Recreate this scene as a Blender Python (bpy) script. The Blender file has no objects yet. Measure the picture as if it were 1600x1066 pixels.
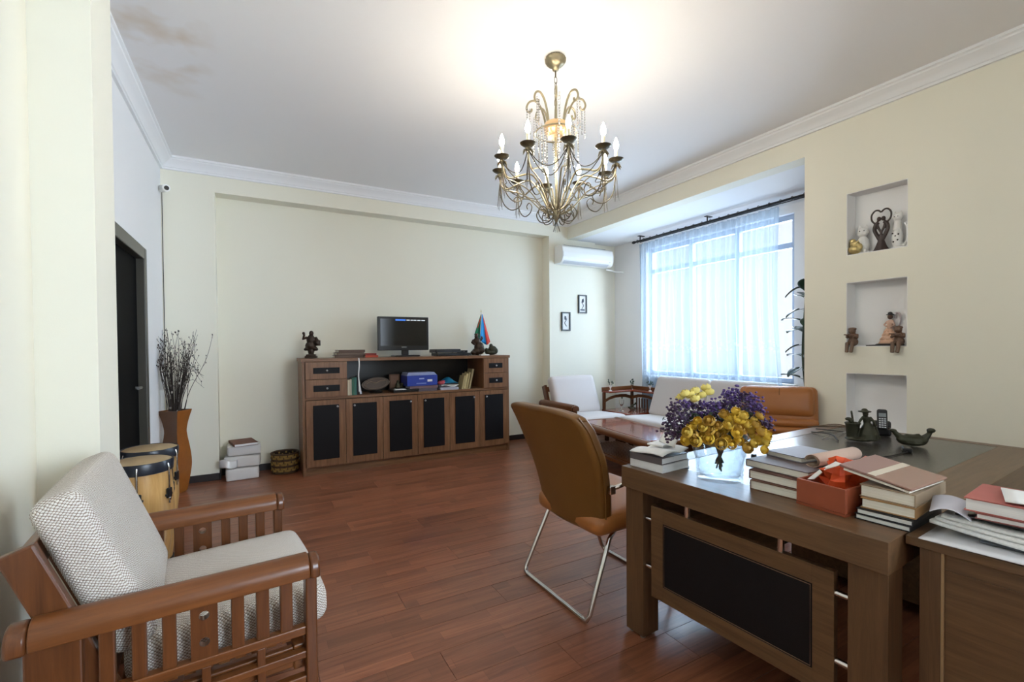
import bpy, bmesh, math, random
from mathutils import Vector, Matrix, Euler
random.seed(7)
SC = bpy.context.scene
COL = SC.collection
R = math.radians
PI = math.pi

# ------------------------------------------------------------------ camera
FPX, CXP, CYP, CAMZ = 721.9, 800.0, 552.6, 1.31
YAW, PITCH, ROLL = 0.5082, -0.0156, -0.0082
_f = Vector((math.sin(YAW)*math.cos(PITCH), math.cos(YAW)*math.cos(PITCH), math.sin(PITCH)))
_r0 = Vector((math.cos(YAW), -math.sin(YAW), 0))
_u0 = _r0.cross(_f)
CRT = math.cos(ROLL)*_r0 + math.sin(ROLL)*_u0
CUP = -math.sin(ROLL)*_r0 + math.cos(ROLL)*_u0
CPOS = Vector((0, 0, CAMZ))
cam = bpy.data.cameras.new('camera')
cam.sensor_width = 36.0
cam.lens = FPX/1600*36
cam.shift_y = (CYP-533)/1600
cam.clip_start = 0.05
camo = bpy.data.objects.new('camera', cam)
COL.objects.link(camo)
camo.matrix_world = Matrix(((CRT.x, CUP.x, -_f.x, 0), (CRT.y, CUP.y, -_f.y, 0), (CRT.z, CUP.z, -_f.z, CAMZ), (0, 0, 0, 1)))
SC.camera = camo

# ------------------------------------------------------------------ light
W = bpy.data.worlds.new('world'); SC.world = W
W.use_nodes = True
W.node_tree.nodes['Background'].inputs[0].default_value = (0.90, 0.96, 1.0, 1)
W.node_tree.nodes['Background'].inputs[1].default_value = 0.58
lt = bpy.data.lights.new('daylight', 'SUN')
lt.energy = 30.0; lt.angle = R(125); lt.color = (0.70, 0.84, 1.0)
lo = bpy.data.objects.new('daylight', lt); COL.objects.link(lo)
lo.location = (9, 2, 5)
lo.rotation_euler = Vector((-1, .28, -.10)).to_track_quat('-Z', 'Y').to_euler()
lt2 = bpy.data.lights.new('rear_fill_light', 'AREA')  # added fill lamp outside the rear wall, lifts the dark foreground
lt2.shape = 'RECTANGLE'; lt2.size = 2.0; lt2.size_y = 1.5; lt2.energy = 6; lt2.color = (0.92, 0.96, 1.0)
lo2 = bpy.data.objects.new('rear_fill_light', lt2); COL.objects.link(lo2)
lo2.location = (1.9, -1.95, 1.75); lo2.rotation_euler = (R(90), 0, 0)
BULB = 145.0
vs = SC.view_settings
vs.view_transform = 'Standard'; vs.look = 'None'; vs.gamma = 1.0; vs.use_curve_mapping = False
vs.exposure = 0.8

# ------------------------------------------------------------------ helpers
def ray(px, py):
    return (px-CXP)/FPX*CRT - (py-CYP)/FPX*CUP + _f
def atz(px, py, z):
    d = ray(px, py); return CPOS + d*((z-CAMZ)/d.z)
def aty(px, py, y):
    d = ray(px, py); return CPOS + d*(y/d.y)
def atx(px, py, x):
    d = ray(px, py); return CPOS + d*(x/d.x)

def lin(c):
    return tuple((v/12.92 if v <= 0.04045 else ((v+0.055)/1.055)**2.4) for v in c)
def rgb(r, g, b):
    return lin((r/255, g/255, b/255)) + (1,)

class NT:
    def __init__(s, m):
        s.t = m.node_tree; s.n = s.t.nodes; s.l = s.t.links
        s.b = s.n['Principled BSDF']
    def new(s, typ, **kw):
        n = s.n.new(typ)
        for k, v in kw.items():
            setattr(n, k, v)
        return n
    def link(s, a, b): s.l.new(a, b)

def mat(name, col, rough=0.5, metal=0.0, bump=0.0, bscale=80, var=0.0, vscale=8, spec=0.5, coat=0.0, emit=None, es=0):
    m = bpy.data.materials.new(name); m.use_nodes = True
    t = NT(m); b = t.b
    b.inputs['Base Color'].default_value = col
    b.inputs['Roughness'].default_value = rough
    b.inputs['Metallic'].default_value = metal
    b.inputs['Specular IOR Level'].default_value = spec
    b.inputs['Coat Weight'].default_value = coat
    b.inputs['Coat Roughness'].default_value = 0.15
    if emit:
        b.inputs['Emission Color'].default_value = emit
        b.inputs['Emission Strength'].default_value = es
    if var or bump:
        tc = t.new('ShaderNodeTexCoord')
    if var:
        n = t.new('ShaderNodeTexNoise'); n.inputs['Scale'].default_value = vscale; n.inputs['Detail'].default_value = 4
        t.link(tc.outputs['Object'], n.inputs['Vector'])
        mx = t.new('ShaderNodeMix', data_type='RGBA')
        mx.inputs['A'].default_value = tuple(min(1, c*(1-var)) for c in col[:3]) + (1,)
        mx.inputs['B'].default_value = tuple(min(1, c*(1+var)) for c in col[:3]) + (1,)
        t.link(n.outputs['Fac'], mx.inputs['Factor'])
        t.link(mx.outputs['Result'], b.inputs['Base Color'])
    if bump:
        n2 = t.new('ShaderNodeTexNoise'); n2.inputs['Scale'].default_value = bscale; n2.inputs['Detail'].default_value = 3
        t.link(tc.outputs['Object'], n2.inputs['Vector'])
        bp = t.new('ShaderNodeBump'); bp.inputs['Strength'].default_value = bump; bp.inputs['Distance'].default_value = 0.004
        t.link(n2.outputs['Fac'], bp.inputs['Height'])
        t.link(bp.outputs['Normal'], b.inputs['Normal'])
    return m

def wood(name, c1, c2, axis=0, rough=0.4, scale=1.0, rnd=False, coat=0.0, stretch=14, contrast=1.0, spec=0.4):
    """grain runs along the given object axis"""
    m = bpy.data.materials.new(name); m.use_nodes = True
    t = NT(m)
    tc = t.new('ShaderNodeTexCoord'); mp = t.new('ShaderNodeMapping')
    sc = [stretch*scale]*3; sc[axis] = 1.0*scale
    mp.inputs['Scale'].default_value = sc
    t.link(tc.outputs['Object'], mp.inputs['Vector'])
    oi = t.new('ShaderNodeObjectInfo')
    ad = t.new('ShaderNodeVectorMath', operation='MULTIPLY_ADD')
    cm = t.new('ShaderNodeCombineXYZ')
    for i in range(3): t.link(oi.outputs['Random'], cm.inputs[i])
    t.link(cm.outputs[0], ad.inputs[0]); ad.inputs[1].default_value = (37, 23, 51)
    t.link(mp.outputs['Vector'], ad.inputs[2])
    n = t.new('ShaderNodeTexNoise'); n.inputs['Scale'].default_value = 3.0; n.inputs['Detail'].default_value = 7; n.inputs['Roughness'].default_value = 0.65
    n.inputs['Distortion'].default_value = 0.6
    t.link(ad.outputs[0], n.inputs['Vector'])
    cr = t.new('ShaderNodeValToRGB')
    h = 0.5-0.22/contrast
    cr.color_ramp.elements[0].position = h; cr.color_ramp.elements[0].color = c1
    cr.color_ramp.elements[1].position = 1-h; cr.color_ramp.elements[1].color = c2
    t.link(n.outputs['Fac'], cr.inputs['Fac'])
    out = cr.outputs['Color']
    if rnd:
        hs = t.new('ShaderNodeHueSaturation')
        mr = t.new('ShaderNodeMapRange'); mr.inputs['To Min'].default_value = 0.84; mr.inputs['To Max'].default_value = 1.14
        t.link(oi.outputs['Random'], mr.inputs['Value']); t.link(mr.outputs['Result'], hs.inputs['Value'])
        t.link(out, hs.inputs['Color']); out = hs.outputs['Color']
    t.link(out, t.b.inputs['Base Color'])
    t.b.inputs['Roughness'].default_value = rough
    t.b.inputs['Specular IOR Level'].default_value = spec
    t.b.inputs['Coat Weight'].default_value = coat
    bp = t.new('ShaderNodeBump'); bp.inputs['Strength'].default_value = 0.08; bp.inputs['Distance'].default_value = 0.002
    t.link(n.outputs['Fac'], bp.inputs['Height']); t.link(bp.outputs['Normal'], t.b.inputs['Normal'])
    return m

class MB:
    """collects shapes; build() links them as ONE mesh object"""
    def __init__(s, M=None):
        s.v = []; s.f = []; s.m = []; s.M = M or Matrix()
    def add(s, vs_, fs, mi=0, M=None):
        k = len(s.v); T = s.M @ M if M else s.M
        s.v += [T @ Vector(p) for p in vs_]
        for f in fs:
            s.f.append([i+k for i in f]); s.m.append(mi)
        return s
    def box(s, x0, x1, y0, y1, z0, z1, mi=0, M=None):
        return s.add([(x0,y0,z0),(x1,y0,z0),(x1,y1,z0),(x0,y1,z0),(x0,y0,z1),(x1,y0,z1),(x1,y1,z1),(x0,y1,z1)],
                     [(3,2,1,0),(4,5,6,7),(0,1,5,4),(1,2,6,5),(2,3,7,6),(3,0,4,7)], mi, M)
    def prism(s, poly, a0, a1, axis='y', mi=0, M=None):
        """extrude a 2D outline; axis y: outline in (x,z); x: (y,z); z: (x,y)"""
        n = len(poly)
        def P(p, a):
            return (p[0], a, p[1]) if axis == 'y' else ((a, p[0], p[1]) if axis == 'x' else (p[0], p[1], a))
        vs_ = [P(p, a0) for p in poly] + [P(p, a1) for p in poly]
        fs = [tuple(range(n))[::-1], tuple(range(n, 2*n))] + [(i, (i+1) % n, n+(i+1) % n, n+i) for i in range(n)]
        return s.add(vs_, fs, mi, M)
    def tube(s, pts, rad=0.01, n=8, mi=0, M=None, closed=False):
        pts = [Vector(p) for p in pts]; N = len(pts)
        rads = rad if isinstance(rad, (list, tuple)) else [rad]*N
        vs_ = []; ref = None
        for i, p in enumerate(pts):
            if closed: t_ = pts[(i+1) % N]-pts[i-1]
            else: t_ = pts[min(i+1, N-1)]-pts[max(i-1, 0)]
            if t_.length < 1e-9: t_ = Vector((0, 0, 1))
            t_.normalize()
            if ref is None:
                ref = Vector((0, 0, 1)) if abs(t_.z) < 0.9 else Vector((1, 0, 0))
            a = ref - t_*ref.dot(t_)
            if a.length < 1e-6: a = t_.orthogonal()
            a.normalize(); ref = a; b = t_.cross(a)
            for k in range(n):
                w = 2*PI*k/n
                vs_.append(p + (a*math.cos(w)+b*math.sin(w))*rads[i])
        fs = []
        for i in range(N if closed else N-1):
            j = (i+1) % N
            for k in range(n):
                fs.append((i*n+k, i*n+(k+1) % n, j*n+(k+1) % n, j*n+k))
        if not closed:
            fs.append(tuple(range(n))[::-1]); fs.append(tuple((N-1)*n+k for k in range(n)))
        return s.add(vs_, fs, mi, M)
    def cyl(s, p0, p1, r0, r1=None, n=16, mi=0, M=None):
        return s.tube([p0, p1], [r0, r0 if r1 is None else r1], n, mi, M)
    def lathe(s, prof, n=24, mi=0, M=None, c=(0,0,0), sx=1, sy=1):
        vs_ = []; fs = []; m = len(prof)
        for i in range(n):
            w = 2*PI*i/n
            for r, z in prof: vs_.append((c[0]+sx*r*math.cos(w), c[1]+sy*r*math.sin(w), c[2]+z))
        for i in range(n):
            j = (i+1) % n
            for k in range(m-1): fs.append((i*m+k, j*m+k, j*m+k+1, i*m+k+1))
        if prof[0][0] > 1e-6: fs.append(tuple(i*m for i in range(n))[::-1])
        if prof[-1][0] > 1e-6: fs.append(tuple(i*m+m-1 for i in range(n)))
        return s.add(vs_, fs, mi, M)
    def ball(s, c, r, mi=0, n=12, M=None, rot=None):
        rx, ry, rz = r if isinstance(r, (tuple, list)) else (r, r, r)
        T = Matrix.Translation(c)
        if rot: T = T @ Euler(rot).to_matrix().to_4x4()
        T = T @ Matrix.Diagonal((rx, ry, rz, 1))
        if M: T = M @ T
        h = max(4, n//2)
        vs_ = [(0, 0, -1)]
        for i in range(1, h):
            a = -PI/2 + PI*i/h
            for k in range(n):
                w = 2*PI*k/n; vs_.append((math.cos(a)*math.cos(w), math.cos(a)*math.sin(w), math.sin(a)))
        vs_.append((0, 0, 1)); L = len(vs_)-1
        fs = [(0, 1+(k+1) % n, 1+k) for k in range(n)]
        for i in range(h-2):
            for k in range(n):
                a = 1+i*n; fs.append((a+k, a+(k+1) % n, a+n+(k+1) % n, a+n+k))
        a = 1+(h-2)*n
        fs += [(a+k, a+(k+1) % n, L) for k in range(n)]
        return s.add(vs_, fs, mi, T)
    def rbox(s, size, r=0.03, seg=8, crown=(0, 0, 0), mi=0, M=None):
        """soft rounded box centred on the origin, faces bulging by crown"""
        hx, hy, hz = (a/2 for a in size)
        r = min(r, hx*.999, hy*.999, hz*.999)
        bm = bmesh.new(); bmesh.ops.create_cube(bm, size=2)
        bmesh.ops.subdivide_edges(bm, edges=bm.edges[:], cuts=seg, use_grid_fill=True)
        for v in bm.verts:
            c = v.co.copy()
            # spread samples so that edges get enough of them
            q = Vector([math.copysign(abs(a)**0.6, a) for a in c])
            p = Vector((q.x*hx, q.y*hy, q.z*hz))
            inner = Vector((max(-hx+r, min(hx-r, p.x)), max(-hy+r, min(hy-r, p.y)), max(-hz+r, min(hz-r, p.z))))
            d = p-inner
            if d.length > 1e-9: p = inner + d.normalized()*r if d.length > r*0.0 and (abs(c.x) > .999) + (abs(c.y) > .999) + (abs(c.z) > .999) >= 1 else p
            fx, fy, fz = (1-(p.x/hx)**2), (1-(p.y/hy)**2), (1-(p.z/hz)**2)
            p.x += math.copysign(crown[0]*max(0, fy)*max(0, fz), p.x) if abs(c.x) > .999 else 0
            p.y += math.copysign(crown[1]*max(0, fx)*max(0, fz), p.y) if abs(c.y) > .999 else 0
            p.z += math.copysign(crown[2]*max(0, fx)*max(0, fy), p.z) if abs(c.z) > .999 else 0
            v.co = p
        bm.verts.index_update()
        vs_ = [v.co.copy() for v in bm.verts]; fs = [[v.index for v in f.verts] for f in bm.faces]
        bm.free()
        return s.add(vs_, fs, mi, M)
    def grid(s, fn, nu, nv, mi=0, M=None, thick=None):
        vs_ = [fn(i/nu, j/nv) for i in range(nu+1) for j in range(nv+1)]
        fs = [(i*(nv+1)+j, (i+1)*(nv+1)+j, (i+1)*(nv+1)+j+1, i*(nv+1)+j+1) for i in range(nu) for j in range(nv)]
        return s.add(vs_, fs, mi, M)
    def build(s, name, mats, parent=None, smooth=False, bevel=0, seg=2, solid=0, remesh=0, sub=0, loc=None, rot=None, uv=False):
        me = bpy.data.meshes.new(name)
        me.from_pydata([tuple(v) for v in s.v], [], s.f)
        if not isinstance(mats, (list, tuple)): mats = [mats]
        for m in mats: me.materials.append(m)
        for i, p in enumerate(me.polygons): p.material_index = s.m[i]
        bm = bmesh.new(); bm.from_mesh(me); bmesh.ops.recalc_face_normals(bm, faces=bm.faces[:]); bm.to_mesh(me); bm.free()
        if uv:
            ul = me.uv_layers.new(name='box')
            for f in me.polygons:
                n = f.normal; a = max(range(3), key=lambda i: abs(n[i])); ax = [i for i in range(3) if i != a]
                for li in f.loop_indices:
                    c = me.vertices[me.loops[li].vertex_index].co; ul.data[li].uv = (c[ax[0]], c[ax[1]])
        if smooth:
            me.polygons.foreach_set('use_smooth', [True]*len(me.polygons))
            if smooth != 'all':
                try: me.set_sharp_from_angle(angle=R(smooth if not isinstance(smooth, bool) else 45))
                except Exception: pass
        o = bpy.data.objects.new(name, me); COL.objects.link(o)
        if parent: o.parent = parent
        if loc is not None: o.location = loc
        if rot is not None: o.rotation_euler = rot
        if solid:
            md = o.modifiers.new('solid', 'SOLIDIFY'); md.thickness = solid; md.offset = 0
        if remesh:
            md = o.modifiers.new('remesh', 'REMESH'); md.mode = 'VOXEL'; md.voxel_size = remesh; md.use_smooth_shade = True
            ms = o.modifiers.new('smooth', 'SMOOTH'); ms.iterations = 2; ms.factor = 0.5
        if sub:
            md = o.modifiers.new('sub', 'SUBSURF'); md.levels = sub; md.render_levels = sub
        if bevel:
            md = o.modifiers.new('bevel', 'BEVEL'); md.width = bevel; md.segments = seg; md.limit_method = 'ANGLE'; md.angle_limit = R(40)
            md.harden_normals = False
        return o

def tag(o, label=None, cat=None, group=None, kind=None):
    if label: o['label'] = label
    if cat: o['category'] = cat
    if group: o['group'] = group
    if kind: o['kind'] = kind
    return o
def thing(name, label, cat, loc=(0,0,0), rot=0, group=None):
    o = bpy.data.objects.new(name, None); COL.objects.link(o)
    o.empty_display_size = 0.05
    o.location = loc
    o.rotation_euler = rot if isinstance(rot, (tuple, list, Euler)) else (0, 0, rot)
    return tag(o, label, cat, group)
def T(x, y, z): return Matrix.Translation((x, y, z))
def ROT(a, ax): return Matrix.Rotation(a, 4, ax)
def inst(src, name, parent, loc=None, rot=None):
    o = src.copy(); o.name = name; COL.objects.link(o); o.parent = parent
    if loc is not None: o.location = loc
    if rot is not None: o.rotation_euler = rot
    return o
def arc(c, r, a0, a1, n, ax=(1,0,0), ay=(0,0,1)):
    c = Vector(c); ax = Vector(ax); ay = Vector(ay)
    return [c + ax*(r*math.cos(a0+(a1-a0)*i/n)) + ay*(r*math.sin(a0+(a1-a0)*i/n)) for i in range(n+1)]
def bez(p, n=14):
    """Catmull-Rom through the points"""
    p = [Vector(q) for q in p]; q = [p[0]*2-p[1]] + p + [p[-1]*2-p[-2]]; out = []
    for i in range(1, len(q)-2):
        a, b, c, d = q[i-1], q[i], q[i+1], q[i+2]
        for k in range(n):
            t = k/n
            out.append(0.5*((2*b)+(c-a)*t+(2*a-5*b+4*c-d)*t*t+(-a+3*b-3*c+d)*t**3))
    out.append(p[-1]); return out

# ------------------------------------------------------------------ materials
M = {}
M['wall'] = mat('cream_wall_paint', rgb(235, 231, 214), 0.75, bump=0.05, bscale=160, spec=0.25)
M['white_wall'] = mat('white_wall_paint', rgb(238, 237, 236), 0.75, spec=0.25)
M['trim'] = mat('white_plaster_trim', rgb(238, 238, 238), 0.6, spec=0.3)
M['baseboard'] = mat('dark_baseboard', rgb(44, 38, 38), 0.4)
M['door_dark'] = mat('dark_door', rgb(11, 11, 12), 0.6, spec=.03)
M['door_frame'] = mat('olive_door_frame', rgb(66, 63, 55), 0.35)
M['walnutx'] = wood('walnut_grain_x', rgb(104, 70, 46), rgb(140, 101, 70), 0, 0.38)
M['walnuty'] = wood('walnut_grain_y', rgb(100, 68, 45), rgb(136, 98, 68), 1, 0.38)
M['walnutz'] = wood('walnut_grain_z', rgb(104, 70, 46), rgb(143, 103, 72), 2, 0.38)
M['deskx'] = wood('desk_wood_grain_x', rgb(82, 59, 39), rgb(118, 88, 60), 0, 0.33)
M['desky'] = wood('desk_wood_grain_y', rgb(80, 57, 38), rgb(114, 84, 57), 1, 0.33)
M['deskz'] = wood('desk_wood_grain_z', rgb(76, 54, 36), rgb(108, 78, 53), 2, 0.33)
M['redwoodx'] = wood('red_brown_wood_x', rgb(86, 47, 20), rgb(122, 72, 34), 0, 0.34, coat=0.1)
M['redwoody'] = wood('red_brown_wood_y', rgb(86, 47, 20), rgb(122, 72, 34), 1, 0.34, coat=0.1)
M['redwoodz'] = wood('red_brown_wood_z', rgb(74, 40, 18), rgb(106, 61, 30), 2, 0.32, coat=0.2)
M['tablewood'] = wood('glossy_table_wood', rgb(110, 46, 28), rgb(142, 68, 42), 1, 0.16, coat=0.4)
M['blackleather'] = mat('black_leather', rgb(13, 12, 15), 0.5, spec=.25, bump=0.15, bscale=220)
M['deskleather'] = mat('dark_desk_leather', rgb(62, 58, 54), 0.22, spec=.6, bump=0.25, bscale=120, var=0.25, vscale=40)
M['tan'] = mat('tan_leather', rgb(112, 74, 30), 0.4, bump=0.12, bscale=120, var=0.08, vscale=10)
M['tan2'] = mat('brown_tan_leather', rgb(164, 104, 54), 0.38, bump=0.12, bscale=120, var=0.08, vscale=10)
M['chrome'] = mat('chrome', rgb(205, 200, 195), 0.15, 1.0)
M['steel'] = mat('satin_steel', rgb(190, 190, 190), 0.3, 1.0)
M['black'] = mat('black_plastic', rgb(18, 18, 20), 0.3)
M['blackmat'] = mat('matt_black', rgb(22, 22, 24), 0.6)
M['white'] = mat('white_plastic', rgb(236, 235, 230), 0.4)
M['paper'] = mat('paper', rgb(232, 230, 226), 0.7)
M['pages'] = wood('page_block', rgb(214, 206, 190), rgb(238, 233, 222), 0, 0.8, stretch=60)
M['pagesw'] = wood('white_page_block', rgb(216, 216, 216), rgb(242, 241, 238), 0, 0.8, stretch=60)
M['wframe'] = mat('grey_window_frame', rgb(160, 170, 186), .4)
M['bronze'] = mat('dark_bronze', rgb(58, 44, 34), 0.4, 0.55, bump=0.25, bscale=60, var=0.3, vscale=30)
M['bronzeg'] = mat('greenish_bronze', rgb(60, 60, 46), 0.45, 0.5, bump=0.25, bscale=60, var=0.35, vscale=30)
M['stonebrown'] = mat('brown_stone', rgb(110, 84, 66), 0.55, bump=0.25, bscale=60, var=0.25, vscale=30)
M['porcelain'] = mat('white_porcelain', rgb(232, 230, 226), 0.2, coat=0.5)
M['gold'] = mat('pale_gold', rgb(196, 176, 120), 0.35, 0.7, var=0.2, vscale=40)
M['gilt'] = mat('antique_gilt', rgb(160, 150, 124), 0.35, 0.85, var=0.25, vscale=60)
M['giltd'] = mat('dark_antique_gilt', rgb(104, 96, 80), 0.38, 0.85, var=0.25, vscale=60)
M['candle'] = mat('cream_candle_sleeve', rgb(240, 232, 205), 0.5)
M['bulb'] = mat('lit_bulb', rgb(255, 240, 210), 0.4, emit=(1.0, 0.91, 0.77, 1), es=BULB)
M['screen'] = mat('screen_glass', rgb(14, 14, 15), 0.15)
M['green'] = mat('leaf_green', rgb(62, 84, 48), 0.5, var=0.25, vscale=20)
M['dgreen'] = mat('dark_leaf_green', rgb(40, 62, 44), 0.4, var=0.25, vscale=20)
M['stem'] = mat('stem_green', rgb(52, 66, 50), 0.5)
M['twig'] = mat('dry_twig', rgb(56, 46, 40), 0.8)
M['catkin'] = mat('pale_catkin', rgb(190, 182, 172), 0.8)
M['yellow'] = mat('yellow_petal', rgb(212, 178, 72), 0.55, var=0.2, vscale=30)
M['yellowo'] = mat('ochre_petal', rgb(188, 148, 60), 0.55, var=0.25, vscale=30)
M['yellowp'] = mat('pale_yellow_petal', rgb(232, 214, 120), 0.55, var=0.15, vscale=30)
M['purple'] = mat('purple_petal', rgb(86, 62, 124), 0.6, var=0.35, vscale=60)
M['purpled'] = mat('dull_violet_petal', rgb(74, 52, 84), 0.6, var=0.3, vscale=60)

def knit(name, c_hi, c_lo):
    """rows of raised knots, offset like brickwork, dark gaps between them"""
    m = bpy.data.materials.new(name); m.use_nodes = True; t = NT(m)
    tc = t.new('ShaderNodeTexCoord'); mp = t.new('ShaderNodeMapping'); mp.inputs['Scale'].default_value = (88, 104, 0)
    t.link(tc.outputs['UV'], mp.inputs['Vector'])
    ns = t.new('ShaderNodeTexNoise'); ns.inputs['Scale'].default_value = 0.5; t.link(mp.outputs[0], ns.inputs['Vector'])
    ad = t.new('ShaderNodeVectorMath', operation='MULTIPLY_ADD'); t.link(ns.outputs['Color'], ad.inputs[0]); ad.inputs[1].default_value = (.7, .7, 0); t.link(mp.outputs[0], ad.inputs[2])
    sp = t.new('ShaderNodeSeparateXYZ'); t.link(ad.outputs[0], sp.inputs[0])
    # diagonal lattice of knots
    def trig(sign):
        a = t.new('ShaderNodeMath', operation='MULTIPLY_ADD'); t.link(sp.outputs['Y'], a.inputs[0]); a.inputs[1].default_value = sign; t.link(sp.outputs['X'], a.inputs[2])
        b = t.new('ShaderNodeMath', operation='MULTIPLY'); t.link(a.outputs[0], b.inputs[0]); b.inputs[1].default_value = math.pi
        c = t.new('ShaderNodeMath', operation='SINE'); t.link(b.outputs[0], c.inputs[0])
        d = t.new('ShaderNodeMath', operation='ABSOLUTE'); t.link(c.outputs[0], d.inputs[0]); return d
    A, B = trig(1), trig(-1)
    mu = t.new('ShaderNodeMath', operation='MULTIPLY'); t.link(A.outputs[0], mu.inputs[0]); t.link(B.outputs[0], mu.inputs[1])
    cr = t.new('ShaderNodeValToRGB')
    cr.color_ramp.elements[0].position = 0.10; cr.color_ramp.elements[0].color = c_lo
    cr.color_ramp.elements[1].position = 0.42; cr.color_ramp.elements[1].color = c_hi
    t.link(mu.outputs[0], cr.inputs['Fac']); t.link(cr.outputs['Color'], t.b.inputs['Base Color'])
    t.b.inputs['Roughness'].default_value = 0.9; t.b.inputs['Specular IOR Level'].default_value = 0.1
    bp = t.new('ShaderNodeBump'); bp.inputs['Strength'].default_value = 0.6; bp.inputs['Distance'].default_value = 0.004
    t.link(mu.outputs[0], bp.inputs['Height']); t.link(bp.outputs['Normal'], t.b.inputs['Normal'])
    return m
M['knit'] = knit('cream_knit_fabric', rgb(228, 222, 214), rgb(142, 124, 108))
M['linen'] = mat('pale_linen', rgb(206, 198, 194), 0.85, bump=0.2, bscale=200, spec=0.1)

def glassmat(name, col=(1,1,1,1), rough=0.0):
    m = bpy.data.materials.new(name); m.use_nodes = True; t = NT(m)
    t.b.inputs['Base Color'].default_value = col; t.b.inputs['Roughness'].default_value = rough
    t.b.inputs['Transmission Weight'].default_value = 1.0; t.b.inputs['IOR'].default_value = 1.45
    return m
M['glass'] = glassmat('clear_glass')
M['crystal'] = glassmat('crystal', (1, .97, .93, 1))
def thin_glass(name):
    m = bpy.data.materials.new(name); m.use_nodes = True; t = NT(m)
    tr = t.new('ShaderNodeBsdfTransparent'); gl = t.new('ShaderNodeBsdfGlossy'); gl.inputs['Roughness'].default_value = 0.02
    mx = t.new('ShaderNodeMixShader'); mx.inputs['Fac'].default_value = 0.06
    t.link(tr.outputs[0], mx.inputs[1]); t.link(gl.outputs[0], mx.inputs[2])
    t.link(mx.outputs[0], t.n['Material Output'].inputs['Surface']); return m
M['pane'] = thin_glass('window_pane_glass')
def clear_wall(name):
    m = bpy.data.materials.new(name); m.use_nodes = True; t = NT(m)
    tr = t.new('ShaderNodeBsdfTransparent'); tr.inputs['Color'].default_value = (.93, .96, .98, 1)
    gl = t.new('ShaderNodeBsdfGlossy'); gl.inputs['Roughness'].default_value = 0.04
    lw = t.new('ShaderNodeLayerWeight'); lw.inputs['Blend'].default_value = 0.5
    pw = t.new('ShaderNodeMath', operation='POWER'); pw.inputs[1].default_value = 3; t.link(lw.outputs['Facing'], pw.inputs[0])
    ma = t.new('ShaderNodeMath', operation='MULTIPLY_ADD'); ma.inputs[1].default_value = .45; ma.inputs[2].default_value = .06; t.link(pw.outputs[0], ma.inputs[0])
    mx = t.new('ShaderNodeMixShader'); t.link(ma.outputs[0], mx.inputs['Fac'])
    t.link(tr.outputs[0], mx.inputs[1]); t.link(gl.outputs[0], mx.inputs[2])
    t.link(mx.outputs[0], t.n['Material Output'].inputs['Surface']); return m
M['vaseglass'] = clear_wall('thin_clear_vase_glass')
def sheer(name):
    m = bpy.data.materials.new(name); m.use_nodes = True; t = NT(m)
    tc = t.new('ShaderNodeTexCoord'); sp = t.new('ShaderNodeSeparateXYZ'); t.link(tc.outputs['Object'], sp.inputs[0])
    df = t.new('ShaderNodeBsdfDiffuse'); df.inputs['Color'].default_value = (.62, .72, .84, 1)
    tl = t.new('ShaderNodeBsdfTranslucent'); tl.inputs['Color'].default_value = (.185, .23, .275, 1)
    a = t.new('ShaderNodeMixShader'); a.inputs['Fac'].default_value = 0.6
    t.link(df.outputs[0], a.inputs[1]); t.link(tl.outputs[0], a.inputs[2])
    tr = t.new('ShaderNodeBsdfTransparent'); tr.inputs['Color'].default_value = (.86, .94, 1, 1)
    b = t.new('ShaderNodeMixShader')
    # woven embroidery bands: denser cloth near the hem, dotted
    band = t.new('ShaderNodeValToRGB'); e = band.color_ramp.elements
    e[0].position = 0.0; e[0].color = (.9,.9,.9,1); e[1].position = 1.0; e[1].color = (0,0,0,1)
    for p, c in ((.12,.0),(.20,.0),(.22,.75),(.26,.75),(.28,.0),(.36,.0),(.38,.6),(.41,.6),(.43,.0)):
        q = e.new(p); q.color = (c, c, c, 1)
    mr = t.new('ShaderNodeMapRange'); mr.inputs['From Min'].default_value = 0.3; mr.inputs['From Max'].default_value = 2.8
    t.link(sp.outputs['Z'], mr.inputs['Value']); t.link(mr.outputs[0], band.inputs['Fac'])
    ns = t.new('ShaderNodeTexVoronoi'); ns.inputs['Scale'].default_value = 22; t.link(tc.outputs['Object'], ns.inputs['Vector'])
    cr = t.new('ShaderNodeValToRGB'); cr.color_ramp.elements[0].position = .3; cr.color_ramp.elements[0].color = (1,1,1,1); cr.color_ramp.elements[1].position = .5; cr.color_ramp.elements[1].color = (.15,.15,.15,1)
    t.link(ns.outputs['Distance'], cr.inputs[0])
    mu = t.new('ShaderNodeMath', operation='MULTIPLY'); t.link(band.outputs[0], mu.inputs[0]); t.link(cr.outputs[0], mu.inputs[1])
    ml = t.new('ShaderNodeMath', operation='MULTIPLY_ADD'); ml.inputs[1].default_value = -0.30; ml.inputs[2].default_value = 0.41
    t.link(mu.outputs[0], ml.inputs[0])
    t.link(ml.outputs[0], b.inputs['Fac']); t.link(a.outputs[0], b.inputs[1]); t.link(tr.outputs[0], b.inputs[2])
    t.link(b.outputs[0], t.n['Material Output'].inputs['Surface']); return m
M['sheer'] = sheer('sheer_curtain')

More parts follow.
